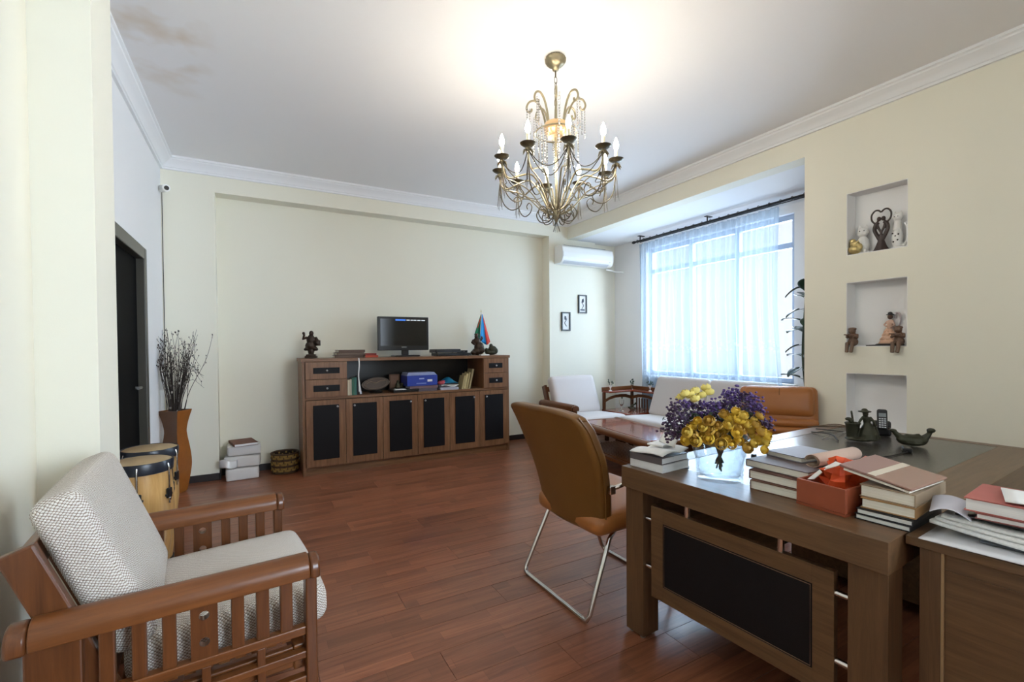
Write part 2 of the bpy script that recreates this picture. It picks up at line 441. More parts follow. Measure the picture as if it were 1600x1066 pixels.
def ceiling_mat():
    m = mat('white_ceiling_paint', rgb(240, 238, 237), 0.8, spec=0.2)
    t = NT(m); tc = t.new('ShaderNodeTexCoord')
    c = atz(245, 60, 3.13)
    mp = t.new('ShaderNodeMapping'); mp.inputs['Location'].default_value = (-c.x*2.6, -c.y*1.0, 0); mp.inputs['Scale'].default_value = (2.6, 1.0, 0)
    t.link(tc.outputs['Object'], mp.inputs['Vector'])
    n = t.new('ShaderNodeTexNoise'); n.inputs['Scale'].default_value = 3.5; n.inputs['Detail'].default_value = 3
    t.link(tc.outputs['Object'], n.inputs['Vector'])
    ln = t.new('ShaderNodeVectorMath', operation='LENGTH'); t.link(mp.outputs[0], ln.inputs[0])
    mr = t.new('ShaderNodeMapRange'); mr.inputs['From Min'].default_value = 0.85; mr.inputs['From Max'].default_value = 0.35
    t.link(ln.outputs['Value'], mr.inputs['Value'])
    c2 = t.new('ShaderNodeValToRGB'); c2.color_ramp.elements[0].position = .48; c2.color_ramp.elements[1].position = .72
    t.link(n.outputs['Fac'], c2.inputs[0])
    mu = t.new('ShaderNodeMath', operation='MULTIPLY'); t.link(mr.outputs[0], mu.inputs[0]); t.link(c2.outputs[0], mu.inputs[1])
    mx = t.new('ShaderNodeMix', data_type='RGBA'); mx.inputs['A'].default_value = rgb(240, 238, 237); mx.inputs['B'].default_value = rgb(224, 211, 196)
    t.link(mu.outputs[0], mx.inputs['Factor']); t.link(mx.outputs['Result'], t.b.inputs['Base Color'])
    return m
M['ceiling'] = ceiling_mat()
def floor_mat():
    m = wood('laminate_plank', rgb(112, 63, 42), rgb(150, 94, 66), 0, 0.33, rnd=True, stretch=16, coat=0.12)
    t = NT(m)
    # three printed strips across each plank
    tc = t.new('ShaderNodeTexCoord'); mp = t.new('ShaderNodeMapping'); t.link(tc.outputs['Object'], mp.inputs['Vector'])
    oi = t.new('ShaderNodeObjectInfo')
    br = t.new('ShaderNodeTexBrick'); br.inputs['Scale'].default_value = 1; br.inputs['Brick Width'].default_value = .42; br.inputs['Row Height'].default_value = .0645
    br.inputs['Mortar Size'].default_value = 0.0008; br.inputs['Color1'].default_value = (.80,.80,.80,1); br.inputs['Color2'].default_value = (1.18,1.18,1.18,1); br.inputs['Mortar'].default_value = (.62,.62,.62,1)
    br.offset = .37
    cx = t.new('ShaderNodeCombineXYZ'); mm = t.new('ShaderNodeMath', operation='MULTIPLY'); mm.inputs[1].default_value = 40
    t.link(oi.outputs['Random'], mm.inputs[0]); t.link(mm.outputs[0], cx.inputs[0])
    va = t.new('ShaderNodeVectorMath', operation='ADD'); t.link(mp.outputs[0], va.inputs[0]); t.link(cx.outputs[0], va.inputs[1])
    t.link(va.outputs[0], br.inputs['Vector'])
    mx = t.new('ShaderNodeMix', data_type='RGBA', blend_type='MULTIPLY'); mx.inputs['Factor'].default_value = 1
    src = t.b.inputs['Base Color'].links[0].from_socket
    t.link(src, mx.inputs['A']); t.link(br.outputs['Color'], mx.inputs['B']); t.link(mx.outputs['Result'], t.b.inputs['Base Color'])
    return m
M['floor'] = floor_mat()
_cm = {}
def cm(r, g, b, rough=0.55, spec=0.4):
    k = (r, g, b, rough)
    if k not in _cm: _cm[k] = mat('paint_%d_%d_%d' % (r, g, b), rgb(r, g, b), rough, var=0.08, vscale=20, spec=spec)
    return _cm[k]

# ------------------------------------------------------------------ the room
XL, XN, XR, XW = -0.755, -0.794, 3.97, 4.92      # left wall, near-left wall, right wall, window wall
YB, YREC, YREAR = 5.45, 5.63, -1.6                # back wall face, recess, wall behind the camera
ZC, ZBAY = 3.13, 2.845
def struct(o): o['kind'] = 'structure'; return o

fl = struct(MB().box(-1.1, 5.3, YREAR-.1, 5.9, -0.12, -0.008).build('floor', M['baseboard']))
PLW, PLL = 0.193, 1.38
pl = MB().box(0, PLL-.0015, 0, PLW-.0015, -0.008, 0).build('plank', M['floor'], fl, bevel=0.0008, seg=1)
first = True
y = YREAR
row = 0
while y < YB+.2:
    x = XN-.2 - (row*0.47 % PLL)
    while x < XW+.1:
        if first: pl.location = (x, y, 0); first = False
        else:
            inst(pl, 'plank', fl, (x, y, 0))
        x += PLL
    y += PLW; row += 1

struct(MB().box(-1.1, 5.3, YREAR-.1, 5.9, ZC, ZC+.1).build('ceiling', M['ceiling']))

b = MB()
b.box(XL-.12, -0.325, YB, YREC+.12, 0, ZC)                    # pilaster beside the corner
b.box(-0.325, 3.648, YB, YREC+.12, 2.86, ZC)                   # beam over the recess
b.box(-0.325, 3.648, YREC, YREC+.12, 0, 2.86)                  # recessed panel
b.box(3.648, 4.475, YB, YREC+.12, 0, ZC)                       # right pilaster
b.box(4.475, XW+.12, YB+.07, YREC+.12, 0, ZC)
struct(b.build('wall_back', M['wall']))

DY0, DY1, DZ = 3.45, 4.55, 2.03
b = MB()
b.box(XL-.12, XL, 2.9, DY0, 0, ZC); b.box(XL-.12, XL, DY1, YB, 0, ZC); b.box(XL-.12, XL, DY0, DY1, DZ, ZC)
struct(b.build('wall_left', M['white_wall']))
struct(MB().box(XN-.12, XN, YREAR, 2.95, 0, ZC).build('wall_left_near', M['wall']))
struct(MB().box(XN-.12, -0.592, 2.62, 2.945, 0, ZC).build('wall_left_pillar', M['wall']))
b = MB(); b.box(XN-.12, .9, YREAR-.1, YREAR, 0, ZC); b.box(2.9, XR+.14, YREAR-.1, YREAR, 0, ZC); b.box(.9, 2.9, YREAR-.1, YREAR, 0, 1.0); b.box(.9, 2.9, YREAR-.1, YREAR, 2.5, ZC)  # gap in this unseen wall is added to let the rear fill lamp in
struct(b.build('wall_rear', M['wall']))

# door with a dark leaf set back in an olive grey frame
d = thing('door_1', None, None, (XL, (DY0+DY1)/2, 0)); struct(d)
hw = (DY1-DY0)/2
MB().box(-.075, -.035, -hw+.02, hw-.02, 0, DZ-.02).build('door_leaf', M['door_dark'], d)
fr = MB(); fr.box(-.1, .02, -hw-.06, -hw+.02, 0, DZ+.07); fr.box(-.1, .02, hw-.02, hw+.06, 0, DZ+.07); fr.box(-.1, .02, -hw+.02, hw-.02, DZ-.02, DZ+.07)
fr.build('door_frame', M['door_frame'], d, bevel=.006)
hd = MB(); hd.cyl((-.035, hw-.12, 1.02), (.005, hw-.12, 1.02), .011); hd.tube([(0, hw-.12, 1.02), (0, hw-.23, 1.02)], .01); hd.build('door_handle', M['steel'], d, smooth=True)

# right wall with three niches and the opening of the window bay
NY0, NY1 = 1.472, 1.852
NZ = [(1.085 - .43, 1.085), (1.287, 1.775), (1.982, 2.452)]
def right_wall():
    bm = MB(); x0, x1 = XR, XR+.16
    bm.box(x0, x1, YREAR, NY0, 0, ZC); bm.box(x0, x1, NY1, 2.16, 0, ZC)
    zs = [0] + [z for n in NZ for z in n] + [ZC]
    for i in range(0, len(zs), 2): bm.box(x0, x1, NY0, NY1, zs[i], zs[i+1])
    bm.box(x0, x1, 2.16, YB, ZBAY, ZC)
    return struct(bm.build('wall_right', M['wall']))
wr = right_wall()
for z0, z1 in NZ:
    n = MB(); e = .004; xb = XR+.125
    n.box(xb, XR+.165, NY0, NY1, z0, z1)
    n.box(XR+.002, xb, NY0, NY0+e, z0+e, z1-e); n.box(XR+.002, xb, NY1-e, NY1, z0+e, z1-e)
    n.box(XR+.002, xb, NY0, NY1, z0, z0+e); n.box(XR+.002, xb, NY0, NY1, z1-e, z1)
    n.build('niche_lining', M['white_wall'], wr)
b = MB(); b.box(XR+.16, XW+.12, 2.02, 2.16, 0, ZC)
struct(b.build('wall_bay_end', M['white_wall']))
struct(MB().box(XR+.16, XW+.12, 2.16, YB+.07, ZBAY, ZC).build('ceiling_bay', M['white_wall']))
# window wall
WY0, WY1, WZ0, WZ1 = 2.78, 4.86, 0.89, 2.68
b = MB(); b.box(XW, XW+.2, 2.02, WY0, 0, ZC); b.box(XW, XW+.2, WY1, YB+.1, 0, ZC); b.box(XW, XW+.2, WY0, WY1, 0, WZ0); b.box(XW, XW+.2, WY0, WY1, WZ1, ZC)
struct(b.build('wall_window', M['white_wall']))
w = thing('window_1', None, None, (XW, 0, 0)); struct(w)
f_ = .055
fr = MB(); x0, x1 = .06, .12
fr.box(x0, x1, WY0, WY0+f_, WZ0, WZ1); fr.box(x0, x1, WY1-f_, WY1, WZ0, WZ1); fr.box(x0, x1, WY0+f_, WY1-f_, WZ0, WZ0+f_); fr.box(x0, x1, WY0+f_, WY1-f_, WZ1-f_, WZ1)
fr.build('window_frame', M['wframe'], w, bevel=.004)
zt = 2.36
MB().box(x0, x1, WY0+f_, WY1-f_, zt-.03, zt+.03).build('transom', M['wframe'], w, bevel=.004)
cols = [WY0+f_, WY0+f_+.64, WY0+f_+1.30, WY1-f_]
for k in (1, 2):
    MB().box(x0, x1, cols[k]-.03, cols[k]+.03, WZ0+f_, zt-.03).build('mullion', M['wframe'], w, bevel=.004)
    MB().box(x0, x1, cols[k]-.03, cols[k]+.03, zt+.03, WZ1-f_).build('mullion', M['wframe'], w, bevel=.004)
for k in range(3):
    a0 = cols[k]+(.03 if k else 0); a1 = cols[k+1]-(.03 if k < 2 else 0)
    MB().box(.086, .092, a0, a1, WZ0+f_, zt-.03).build('pane', M['pane'], w)
    MB().box(.086, .092, a0, a1, zt+.03, WZ1-f_).build('pane', M['pane'], w)
MB().box(-.06, .06, WY0-.04, WY1+.04, WZ0-.03, WZ0).build('window_sill', M['white'], w, bevel=.006)

# cornices: stepped crown profile (a = out from wall, z = down from ceiling)
CP = [(0, 0), (.105, 0), (.105, -.018), (.092, -.024), (.088, -.034), (.06, -.055), (.036, -.078), (.03, -.092), (.022, -.096), (.02, -.112), (0, -.112)]
def cornice(name, p0, p1, nrm, m0=0, m1=0):
    """runs p0->p1 along the wall; m0/m1 = mitre slopes at the ends"""
    p0 = Vector(p0); p1 = Vector(p1); n = Vector(nrm); dr = (p1-p0).normalized()
    vs_ = [p0 + n*a + dr*(a*m0) + Vector((0, 0, z)) for a, z in CP] + [p1 + n*a - dr*(a*m1) + Vector((0, 0, z)) for a, z in CP]
    k = len(CP); fs = [tuple(range(k)), tuple(range(k, 2*k))] + [(i, (i+1) % k, k+(i+1) % k, k+i) for i in range(k)]
    return struct(MB().add(vs_, fs).build(name, M['trim'], smooth=30))
cornice('trim_1', (XL, YB, ZC), (XR, YB, ZC), (0, -1, 0), 1, 1)
cornice('trim_2', (XL, 2.945, ZC), (XL, YB, ZC), (1, 0, 0), 0, 1)
cornice('trim_3', (XR, YREAR, ZC), (XR, YB, ZC), (-1, 0, 0), 0, 1)
bb = .07
struct(MB().box(XL, -.325, YB-.014, YB, 0, bb).box(-.325, -.311, YB-.014, YREC, 0, bb).box(-.325, 3.648, YREC-.014, YREC, 0, bb).box(3.634, 3.648, YB-.014, YREC, 0, bb).box(3.648, 4.475, YB-.014, YB, 0, bb).build('baseboard_back', M['baseboard'], bevel=.004))
struct(MB().box(XL, XL+.014, DY1+.06, YB-.014, 0, bb).build('baseboard_left', M['baseboard'], bevel=.004))
struct(MB().box(XR-.014, XR, YREAR, 2.16, 0, bb).build('baseboard_right', M['baseboard'], bevel=.004))

# ------------------------------------------------------------------ big furniture
# --- slatted wooden seating (armchair / sectional pieces); local +x = forward, +y = its left
def plate_holes(mb, x0, x1, z0, z1, y0, y1, holes, r=.014, n=16):
    """upright slat with round holes right through it"""
    cx = (x0+x1)/2; hw = (x1-x0)/2; zc = z0
    for hz in holes + [None]:
        top = (hz-hw) if hz is not None else z1
        if top > zc+1e-5: mb.box(x0, x1, y0, y1, zc, top)
        if hz is None: break
        vs_ = []
        for yy in (y0, y1):
            for k in range(n):
                a = 2*PI*k/n+PI/4; c, s_ = math.cos(a), math.sin(a); m = max(abs(c), abs(s_))
                vs_.append((cx+hw*c/m, yy, hz+hw*s_/m))
            for k in range(n):
                a = 2*PI*k/n+PI/4; vs_.append((cx+r*math.cos(a), yy, hz+r*math.sin(a)))
        fs = []
        for k in range(n):
            j = (k+1) % n
            fs += [(k, j, n+j, n+k), (2*n+k, 2*n+j, 3*n+j, 3*n+k), (n+k, n+j, 3*n+j, 3*n+k), (k, j, 2*n+j, 2*n+k)]
        mb.add(vs_, fs)
        zc = hz+hw

SLATS = [(-.228, -.192), (-.157, -.122), (-.087, -.052), (.088, .124), (.157, .195), (.227, .265)]
def slat_side(t, y, s):
    """one arm side at local y; s = outward sign"""
    yo0, yo1 = y-.014, y+.014
    # half-round arm rest
    prof = [(-.05, .535), (.05, .535)] + [(.05*math.cos(a), .56+.045*math.sin(a)) for a in [PI*i/10 for i in range(11)]]
    prof = [(p[0]+y, p[1]) for p in prof]
    MB().prism(prof, -.36, .315, 'x').build('arm_rest', M['redwoodx'], t, smooth=40, bevel=.004)
    for x0, x1 in ((-.405, -.361), (.316, .348)):
        cap = MB(); cap.prism([(p[0], p[1]-.004 if p[1] > .54 else p[1]-.006) for p in prof], x0, x1, 'x'); cap.build('end_cap', M['redwoodz'], t, smooth=40, bevel=.008)
    for x0, x1 in SLATS:
        MB().box(x0, x1, yo0, yo1, .36, .536).build('slat', M['redwoodz'], t, bevel=.004)
    ws = MB(); plate_holes(ws, -.018, .052, .36, .536, yo0, yo1, [.41, .492]); o = ws.build('slat', M['redwoodz'], t)
    o['label'] = 'wide slat with two round holes'
    MB().box(-.375, -.259, y-.02, y+.02, 0, .536).build('rear_post', M['redwoodz'], t, bevel=.005)
    MB().box(.304, .34, y-.025, y+.025, 0, .536).build('front_post', M['redwoodz'], t, bevel=.005)
    for z0, z1 in ((.33, .36), (.25, .275), (.165, .19), (.06, .1)):
        MB().box(-.262, .306, y-.016, y+.016, z0, z1).build('rail', M['redwoodx'], t, bevel=.004)
    for x in (-.13, .02, .17):
        MB().box(x-.012, x+.012, y-.012, y+.012, .1, .33).build('spindle', M['redwoodz'], t, bevel=.003)

def seat_unit(name, label, cat, loc, rz, nseat=1, cw=.69, arms=(-1, 1), cloth='knit'):
    t = thing(name, label, cat, loc, rz)
    tw = cw*nseat; hw = tw/2
    ya = hw+.055
    for s in arms: slat_side(t, s*ya, s)
    # seat frame
    for x0, x1 in ((.27, .31), (-.2, -.16)):
        MB().box(x0, x1, -hw-.035, hw+.035, .2, .285).build('seat_rail', M['redwoody'], t, bevel=.005)
    for s in (-1, 1):
        MB().box(-.16, .27, s*(hw+.02)-.012, s*(hw+.02)+.012, .21, .28).build('seat_rail', M['redwoodx'], t, bevel=.004)
        if s not in arms:
            MB().box(.27, .31, s*(hw+.015)-.02, s*(hw+.015)+.02, 0, .2).build('leg', M['redwoodz'], t, bevel=.004)
            MB().box(-.3, -.24, s*(hw+.015)-.02, s*(hw+.015)+.02, 0, .5).build('leg', M['redwoodz'], t, bevel=.004)
    for k in range(9):
        x = -.13+k*.046
        MB().box(x, x+.03, -hw, hw, .285, .297).build('seat_slat', M['redwoody'], t)
    # reclined back frame
    BK = T(-.275, 0, .5) @ ROT(R(-20.8), 'Y')
    for s in (-1, 1):
        MB(BK).box(-.05, .028, s*(hw+.022)-.018, s*(hw+.022)+.018, -.28, .305).build('back_post', M['redwoodz'], t, bevel=.006)
    for z0, z1 in ((.22, .285), (-.2, -.14)):
        MB(BK).box(-.035, .0, -hw-.003, hw+.003, z0, z1).build('back_rail', M['redwoody'], t, bevel=.004)
    nsl = 4*nseat+1
    for k in range(nsl):
        yy = -hw+.08+(tw-.16)*k/(nsl-1)
        MB(BK).box(-.03, -.01, yy-.022, yy+.022, -.14, .22).build('back_slat', M['redwoodz'], t)
    for k in range(nseat):
        yc = -hw+cw*(k+.5)
        CU = T(.105, yc, .366) @ ROT(R(-2), 'Y')
        o = MB().rbox((.58, cw-.012, .138), .045, 12, (.012, .004, .014)).build('seat_cushion', M[cloth], t, smooth='all', uv=True); o.matrix_local = CU
        CB = T(-.242, yc, .652) @ ROT(R(-20.8), 'Y')
        o = MB().rbox((.122, cw-.008, .52), .04, 12, (.014, .004, .008)).build('back_cushion', M[cloth], t, smooth='all', uv=True); o.matrix_local = CB
    return t

ARMROT = R(5)
seat_unit('armchair', 'slatted wooden armchair with cream knit cushions in the left foreground', 'armchair', (-.2, 2.1, 0), ARMROT)
seat_unit('armchair', 'single wooden armchair with pale cushions by the wall under the two small pictures', 'armchair', (3.745, 4.77, 0), R(-90), cw=.72, arms=(-1,), cloth='linen')
seat_unit('sofa', 'wooden sofa with pale cushions along the curtained window', 'sofa', (4.30, 3.54, 0), R(180), 2, .8, arms=(1,), cloth='linen')

# --- corner table with raised back shelves
CT = (4.175, 4.40, 0)
t = thing('corner_table', 'reddish wooden corner table with a raised shelf between the two pale seats', 'table', CT)
S_ = .565
MB().box(0, S_, 0, S_, .395, .43).build('table_top', M['tablewood'], t, bevel=.008)
MB().box(.02, S_-.02, .02, .045, .33, .395).build('apron', M['redwoodx'], t); MB().box(.02, .045, .045, S_-.02, .33, .395).build('apron', M['redwoody'], t)
for x, y_ in ((.03, .03), (S_-.07, .03), (.03, S_-.07), (S_-.07, S_-.07)):
    MB().box(x, x+.045, y_, y_+.045, 0, .395).build('leg', M['redwoodz'], t, bevel=.004)
MB().box(0, S_, S_-.16, S_, .665, .69).build('shelf', M['tablewood'], t, bevel=.005)
MB().box(S_-.16, S_, 0, S_-.161, .665, .69).build('shelf', M['tablewood'], t, bevel=.005)
MB().box(0, S_, S_-.02, S_, .69, .735).build('shelf_rail', M['redwoodx'], t, bevel=.004)
MB().box(S_-.02, S_, 0, S_-.021, .69, .735).build('shelf_rail', M['redwoody'], t, bevel=.004)
for a in ('x', 'y'):
    pr = [(.8*q[0], q[1]) for q in [(0, .53), (.03, .58), (.12, .605), (.24, .625), (.36, .63), (.48, .625), (.6, .6), (.64, .57), (.64, .535), (.58, .56), (.46, .585), (.34, .59), (.22, .585), (.1, .565)]]
    if a == 'x': MB().prism(pr, S_-.075, S_-.055, 'y').build('arched_rail', M['redwoodx'], t, bevel=.003)
    else: MB().prism(pr, S_-.075, S_-.055, 'x').build('arched_rail', M['redwoody'], t, bevel=.003)
for k in range(5):
    MB().box(S_-.07, S_-.058, .2+.05*k, .215+.05*k, .43, .575).build('spindle', M['redwoodz'], t)
for x, y_ in ((.0, S_-.05), (S_-.05, S_-.05), (S_-.05, .0)):
    MB().box(x, x+.035, y_, y_+.035, .43, .665).build('shelf_post', M['redwoodz'], t, bevel=.003)

# --- coffee table
t = thing('coffee_table', 'low glossy reddish coffee table with a slatted lower shelf', 'table', (3.385, 3.56, 0), R(-8))
MB().box(-.235, .235, -.6, .6, .405, .456).build('table_top', M['tablewood'], t, bevel=.004)
for s in (-1, 1):
    c = [(s*.27+.045*math.cos(a), .425+.036*math.sin(a)) for a in [2*PI*i/14 for i in range(14)]]
    MB().prism(c, -.68, .68, 'y').build('edge_rail', M['redwoody'], t, smooth=40)
    c = [(s*.64+.04*math.cos(a), .425+.034*math.sin(a)) for a in [2*PI*i/14 for i in range(14)]]
    MB().prism(c, -.227, .227, 'x').build('edge_rail', M['redwoodx'], t, smooth=40)
for sx in (-1, 1):
    for sy in (-1, 1):
        MB().box(sx*.255-.03, sx*.255+.03, sy*.6-.03, sy*.6+.03, 0, .4).build('leg', M['redwoodz'], t, bevel=.005)
for sx in (-1, 1):
    MB().box(sx*.255-.012, sx*.255+.012, -.57, .57, .15, .18).build('rail', M['redwoody'], t)
for k in range(14):
    x = -.225+k*.0335
    MB().box(x, x+.017, -.6, .6, .18, .192).build('shelf_slat', M['redwoody'], t)

# --- sideboard
CX0, CX1, CY0, CY1, CH = .415, 2.80, 5.115, 5.605, 1.20
t = thing('sideboard', 'long walnut sideboard with black leather panels on its doors and drawers', 'sideboard', (CX0, CY0, 0)); SB = t
L = CX1-CX0; D = CY1-CY0; th = .028
MB().box(-.012, L+.012, -.012, D, CH-.032, CH).build('top_panel', M['walnutx'], t, bevel=.002)
for x in (0, L-th): MB().box(x, x+th, 0, D, 0, CH-.032).build('side_panel', M['walnutz'], t, bevel=.0015)
MB().box(th, L-th, 0.0, D-.02, .775, .80).build('shelf', M['walnutx'], t, bevel=.001)
MB().box(th, L-th, .02, .04, 0, .06).build('plinth', M['walnutx'], t)
MB().box(th, L-th, .022, D-.02, .06, .08).build('bottom_panel', M['walnutx'], t)
MB().box(th, L-th, D-.02, D-.006, .08, CH-.032).build('back_panel', M['black'], t)
XA, XB = .435, L-.36          # open bay between the two drawer stacks
for x in (XA-.02, XB): MB().box(x, x+.02, .001, D-.02, .80, CH-.032).build('divider', M['walnutz'], t)
def front(nm, x0, x1, z0, z1, px, pz, knob):
    f = MB().box(x0+.002, x1-.002, -.018, .0, z0+.002, z1-.002).build(nm, M['walnutz'], t, bevel=.0015)
    lp = MB().box(x0+px, x1-px, -.0235, -.0185, z0+pz, z1-(pz if pz < .07 else .052)).build('leather_panel', M['blackleather'], f, bevel=.002)
    k = MB().lathe([(.004, 0), (.005, .012), (.011, .016), (.011, .021), (.006, .026), (0, .027)], 12, M=T(knob[0], -.023, knob[1]) @ ROT(R(90), 'X')).build('knob', M['steel'], f, smooth=True)
for z0, z1 in ((.80, .985), (.985, 1.166)):
    front('drawer', th, XA-.001, z0, z1, .075, .06, ((th+XA)/2, (z0+z1)/2))
    front('drawer', XB+.001, L-th, z0, z1, .072, .06, ((XB+L-th)/2, (z0+z1)/2))
dx = [th, .437, .812, 1.187, 1.556, 1.951, L-th]
dx = [th + (L-2*th)*k/6 for k in range(7)]
for k in range(6):
    x0, x1 = dx[k], dx[k+1]
    kn = (x1-.085, .70) if k % 2 == 0 else (x0+.085, .70)
    front('door', x0, x1, .085, .772, .068, .075, kn)

# --- executive desk
DA = Vector((1.46, 1.60, 0)); DROT = R(3.15); DL, DWD, DH = 1.98, 1.0, .76
t = thing('desk', 'large walnut office desk with dark leather top inlay and black leather end panel', 'desk', DA, DROT); DK = t
# local: x = along desk length away from camera side, y = 0 .. -1 towards the side cabinet
tp = .092
bd = .19
MB().box(0, bd, -DWD, 0, DH-tp, DH).build('top_border', M['desky'], t, bevel=.0015)
MB().box(DL-.07, DL, -DWD, 0, DH-tp, DH).build('top_border', M['desky'], t, bevel=.0015)
MB().box(bd+.0005, DL-.0705, -DWD, -DWD+.17, DH-tp, DH).build('top_border', M['deskx'], t, bevel=.0015)
MB().box(bd+.0005, DL-.0705, -.1, 0, DH-tp, DH).build('top_border', M['deskx'], t, bevel=.0015)
MB().box(bd+.001, DL-.071, -DWD+.171, -.101, DH-tp+.02, DH-.001).build('leather_inlay', M['deskleather'], t, bevel=.001)
for x0, y0 in ((.022, -.106), (.022, -DWD+.006), (DL-.12, -.106), (DL-.12, -DWD+.006)):
    lg = MB().box(x0, x0+.1, y0, y0+.1, .012, DH-tp).build('leg', M['deskz'], t, bevel=.002)
    ft = MB()
    for ax in (.02, .08):
        for ay in (.02, .08): ft.cyl((x0+ax, y0+ay, 0), (x0+ax, y0+ay, .012), .012, n=10)
    ft.build('foot', M['steel'], lg)
# end panel facing the room
py0, py1, pz0, pz1 = -.855, -.145, .215, .612
pn = MB()
fw = .062
px0, px1 = .03, .055
pn.box(px0, px1, py0, py0+fw, pz0, pz1); pn.box(px0, px1, py1-fw, py1, pz0, pz1); pn.box(px0, px1, py0+fw, py1-fw, pz0, pz0+fw); pn.box(px0, px1, py0+fw, py1-fw, pz1-fw, pz1)
pa = pn.build('end_panel', M['desky'], t, bevel=.001)
MB().box(px0+.003, px1-.002, py0+fw, py1-fw, pz0+fw, pz1-fw).build('leather_panel', M['blackleather'], pa)
e = .006
st = MB(); a0, a1, c0, c1 = py0+fw, py1-fw, pz0+fw, pz1-fw
st.tube([(px0+.001, a0+e, c0+e), (px0+.001, a1-e, c0+e), (px0+.001, a1-e, c1-e), (px0+.001, a0+e, c1-e)], .0016, 6, closed=True)
st.build('stitching', M['stonebrown'], pa)
for yy in (-.32, -.69):
    MB().cyl((.042, yy, pz1), (.042, yy, DH-tp), .011, n=12).build('standoff', M['chrome'], t, smooth=True)
for zz in (.545, .335):
    MB().cyl((.042, py1, zz), (.042, -.106, zz), .010, n=12).build('standoff', M['chrome'], t, smooth=True)
    MB().cyl((.042, py0, zz), (.042, -DWD+.106, zz), .010, n=12).build('standoff', M['chrome'], t, smooth=True)
MB().box(.14, DL-.13, -.07, -.05, .12, DH-tp).build('modesty_panel', M['deskx'], t)
MB().box(1.25, DL-.13, -DWD+.03, -.12, .06, DH-tp).build('drawer_pedestal', M['deskx'], t, bevel=.002)

# --- side cabinet continuing from the desk end
t = thing('side_cabinet', 'walnut side cabinet at the right edge beside the desk end', 'cabinet', DA, DROT); SC_ = t
sy0, sy1 = -2.2, -DWD-.004
MB().box(.108, .64, sy0, sy1, .735, DH).build('top_panel', M['desky'], t, bevel=.0015)
MB().box(.115, .63, sy1-.075, sy1-.03, 0, .735).build('side_panel', M['deskz'], t, bevel=.001)
MB().box(.115, .63, sy0+.01, sy0+.055, 0, .735).build('side_panel', M['deskz'], t, bevel=.001)
MB().box(.123, .143, sy0+.055, sy1-.0755, .05, .7345).build('back_panel', M['desky'], t)
MB().box(.116, .1225, sy1-.082, sy1-.0755, 0, .735).build('edge_strip', mat('light_edging', rgb(150, 122, 88), .4), t)
MB().box(.120, .1225, sy0+.06, sy1-.085, .685, .6885).build('groove_line', M['deskz'], t)
MB().box(.1435, .62, sy0+.055, sy1-.0755, .03, .05).build('bottom_panel', M['desky'], t)

# --- visitor chair, back to the camera side
t = thing('visitor_chair', 'tan leather chair on a chrome sled base, back turned, at the desk corner', 'chair', (1.36, 2.0, 0), 0)
hw = .315
def back_fn(off):
    def fn(u, v):
        # u across (0..1), v from bottom to top
        yy = (u*2-1)
        w = hw*(0.80+.22*min(1, v*1.6)-.05*max(0, v-.85)/.15)
        z = .385+.625*v - .03*(abs(yy)**4)*(1 if v > .85 else 0)*((v-.85)/.15 if v > .85 else 0)
        x = .085 - .19*v + .035*math.sin(PI*v*1.1) + off*(1 if off > 0 else 1)
        x += .05*(abs(yy)**2.2)
        return (x, yy*w, z)
    return fn
bk = MB(); nu, nv = 18, 20
def closed_shell(mb, fa, fb, nu, nv):
    A = [fa(i/nu, j/nv) for i in range(nu+1) for j in range(nv+1)]
    B = [fb(i/nu, j/nv) for i in range(nu+1) for j in range(nv+1)]
    k = len(A); w_ = nv+1; fs = []
    for i in range(nu):
        for j in range(nv):
            fs.append((i*w_+j, (i+1)*w_+j, (i+1)*w_+j+1, i*w_+j+1)); fs.append((k+i*w_+j, k+i*w_+j+1, k+(i+1)*w_+j+1, k+(i+1)*w_+j))
    for i in range(nu):
        for j in (0, nv): fs.append((i*w_+j, (i+1)*w_+j, k+(i+1)*w_+j, k+i*w_+j))
    for j in range(nv):
        for i in (0, nu): fs.append((i*w_+j, i*w_+j+1, k+i*w_+j+1, k+i*w_+j))
    return mb.add(A+B, fs)
closed_shell(bk, back_fn(-.035), back_fn(.045), nu, nv)
sh = bk.build('backrest', M['tan'], t, smooth=60, bevel=.022, seg=3)
pf = [back_fn(-.028)(1, j/16) for j in range(17)]
MB().tube([Vector(p)+Vector((0.02, .004, 0)) for p in pf], .004, 6).build('piping', M['tan'], sh, smooth=True)
pf = [back_fn(-.028)(0, j/16) for j in range(17)]
MB().tube([Vector(p)+Vector((0.02, -.004, 0)) for p in pf], .004, 6).build('piping', M['tan'], sh, smooth=True)
MB(T(.33, 0, .445) @ ROT(R(-4), 'Y')).rbox((.54, .56, .11), .05, 10, (.01, .01, .02)).build('seat', M['tan2'], t, smooth='all')
for s in (-1, 1):
    loop = [(.12, s*.3, .62), (.16, s*.33, .64), (.22, s*.335, .655), (.5, s*.335, .655), (.545, s*.33, .62), (.55, s*.3, .46)]
    MB().tube(bez(loop, 6), .011, 10).build('arm_tube', M['chrome'], t, smooth=True)
    MB(T(.36, s*.335, .675)).rbox((.26, .055, .035), .016, 6).build('arm_pad', M['tan2'], t, smooth='all')
rl = [(.20, -.24, .39), (.145, -.262, .36), (.0, -.29, .04), (-.012, -.28, .013), (-.015, -.25, .011), (-.015, .25, .011), (-.012, .28, .013), (.0, .29, .04), (.145, .262, .36), (.20, .24, .39)]
MB().tube([p for p in rl], .0115, 12).build('rear_leg_frame', M['chrome'], t, smooth='all')
fl_ = [(.38, -.24, .39), (.43, -.262, .36), (.56, -.29, .04), (.572, -.28, .013), (.575, -.25, .011), (.575, .25, .011), (.572, .28, .013), (.56, .29, .04), (.43, .262, .36), (.38, .24, .39)]
MB().tube([p for p in fl_], .0115, 12).build('front_leg_frame', M['chrome'], t, smooth='all')
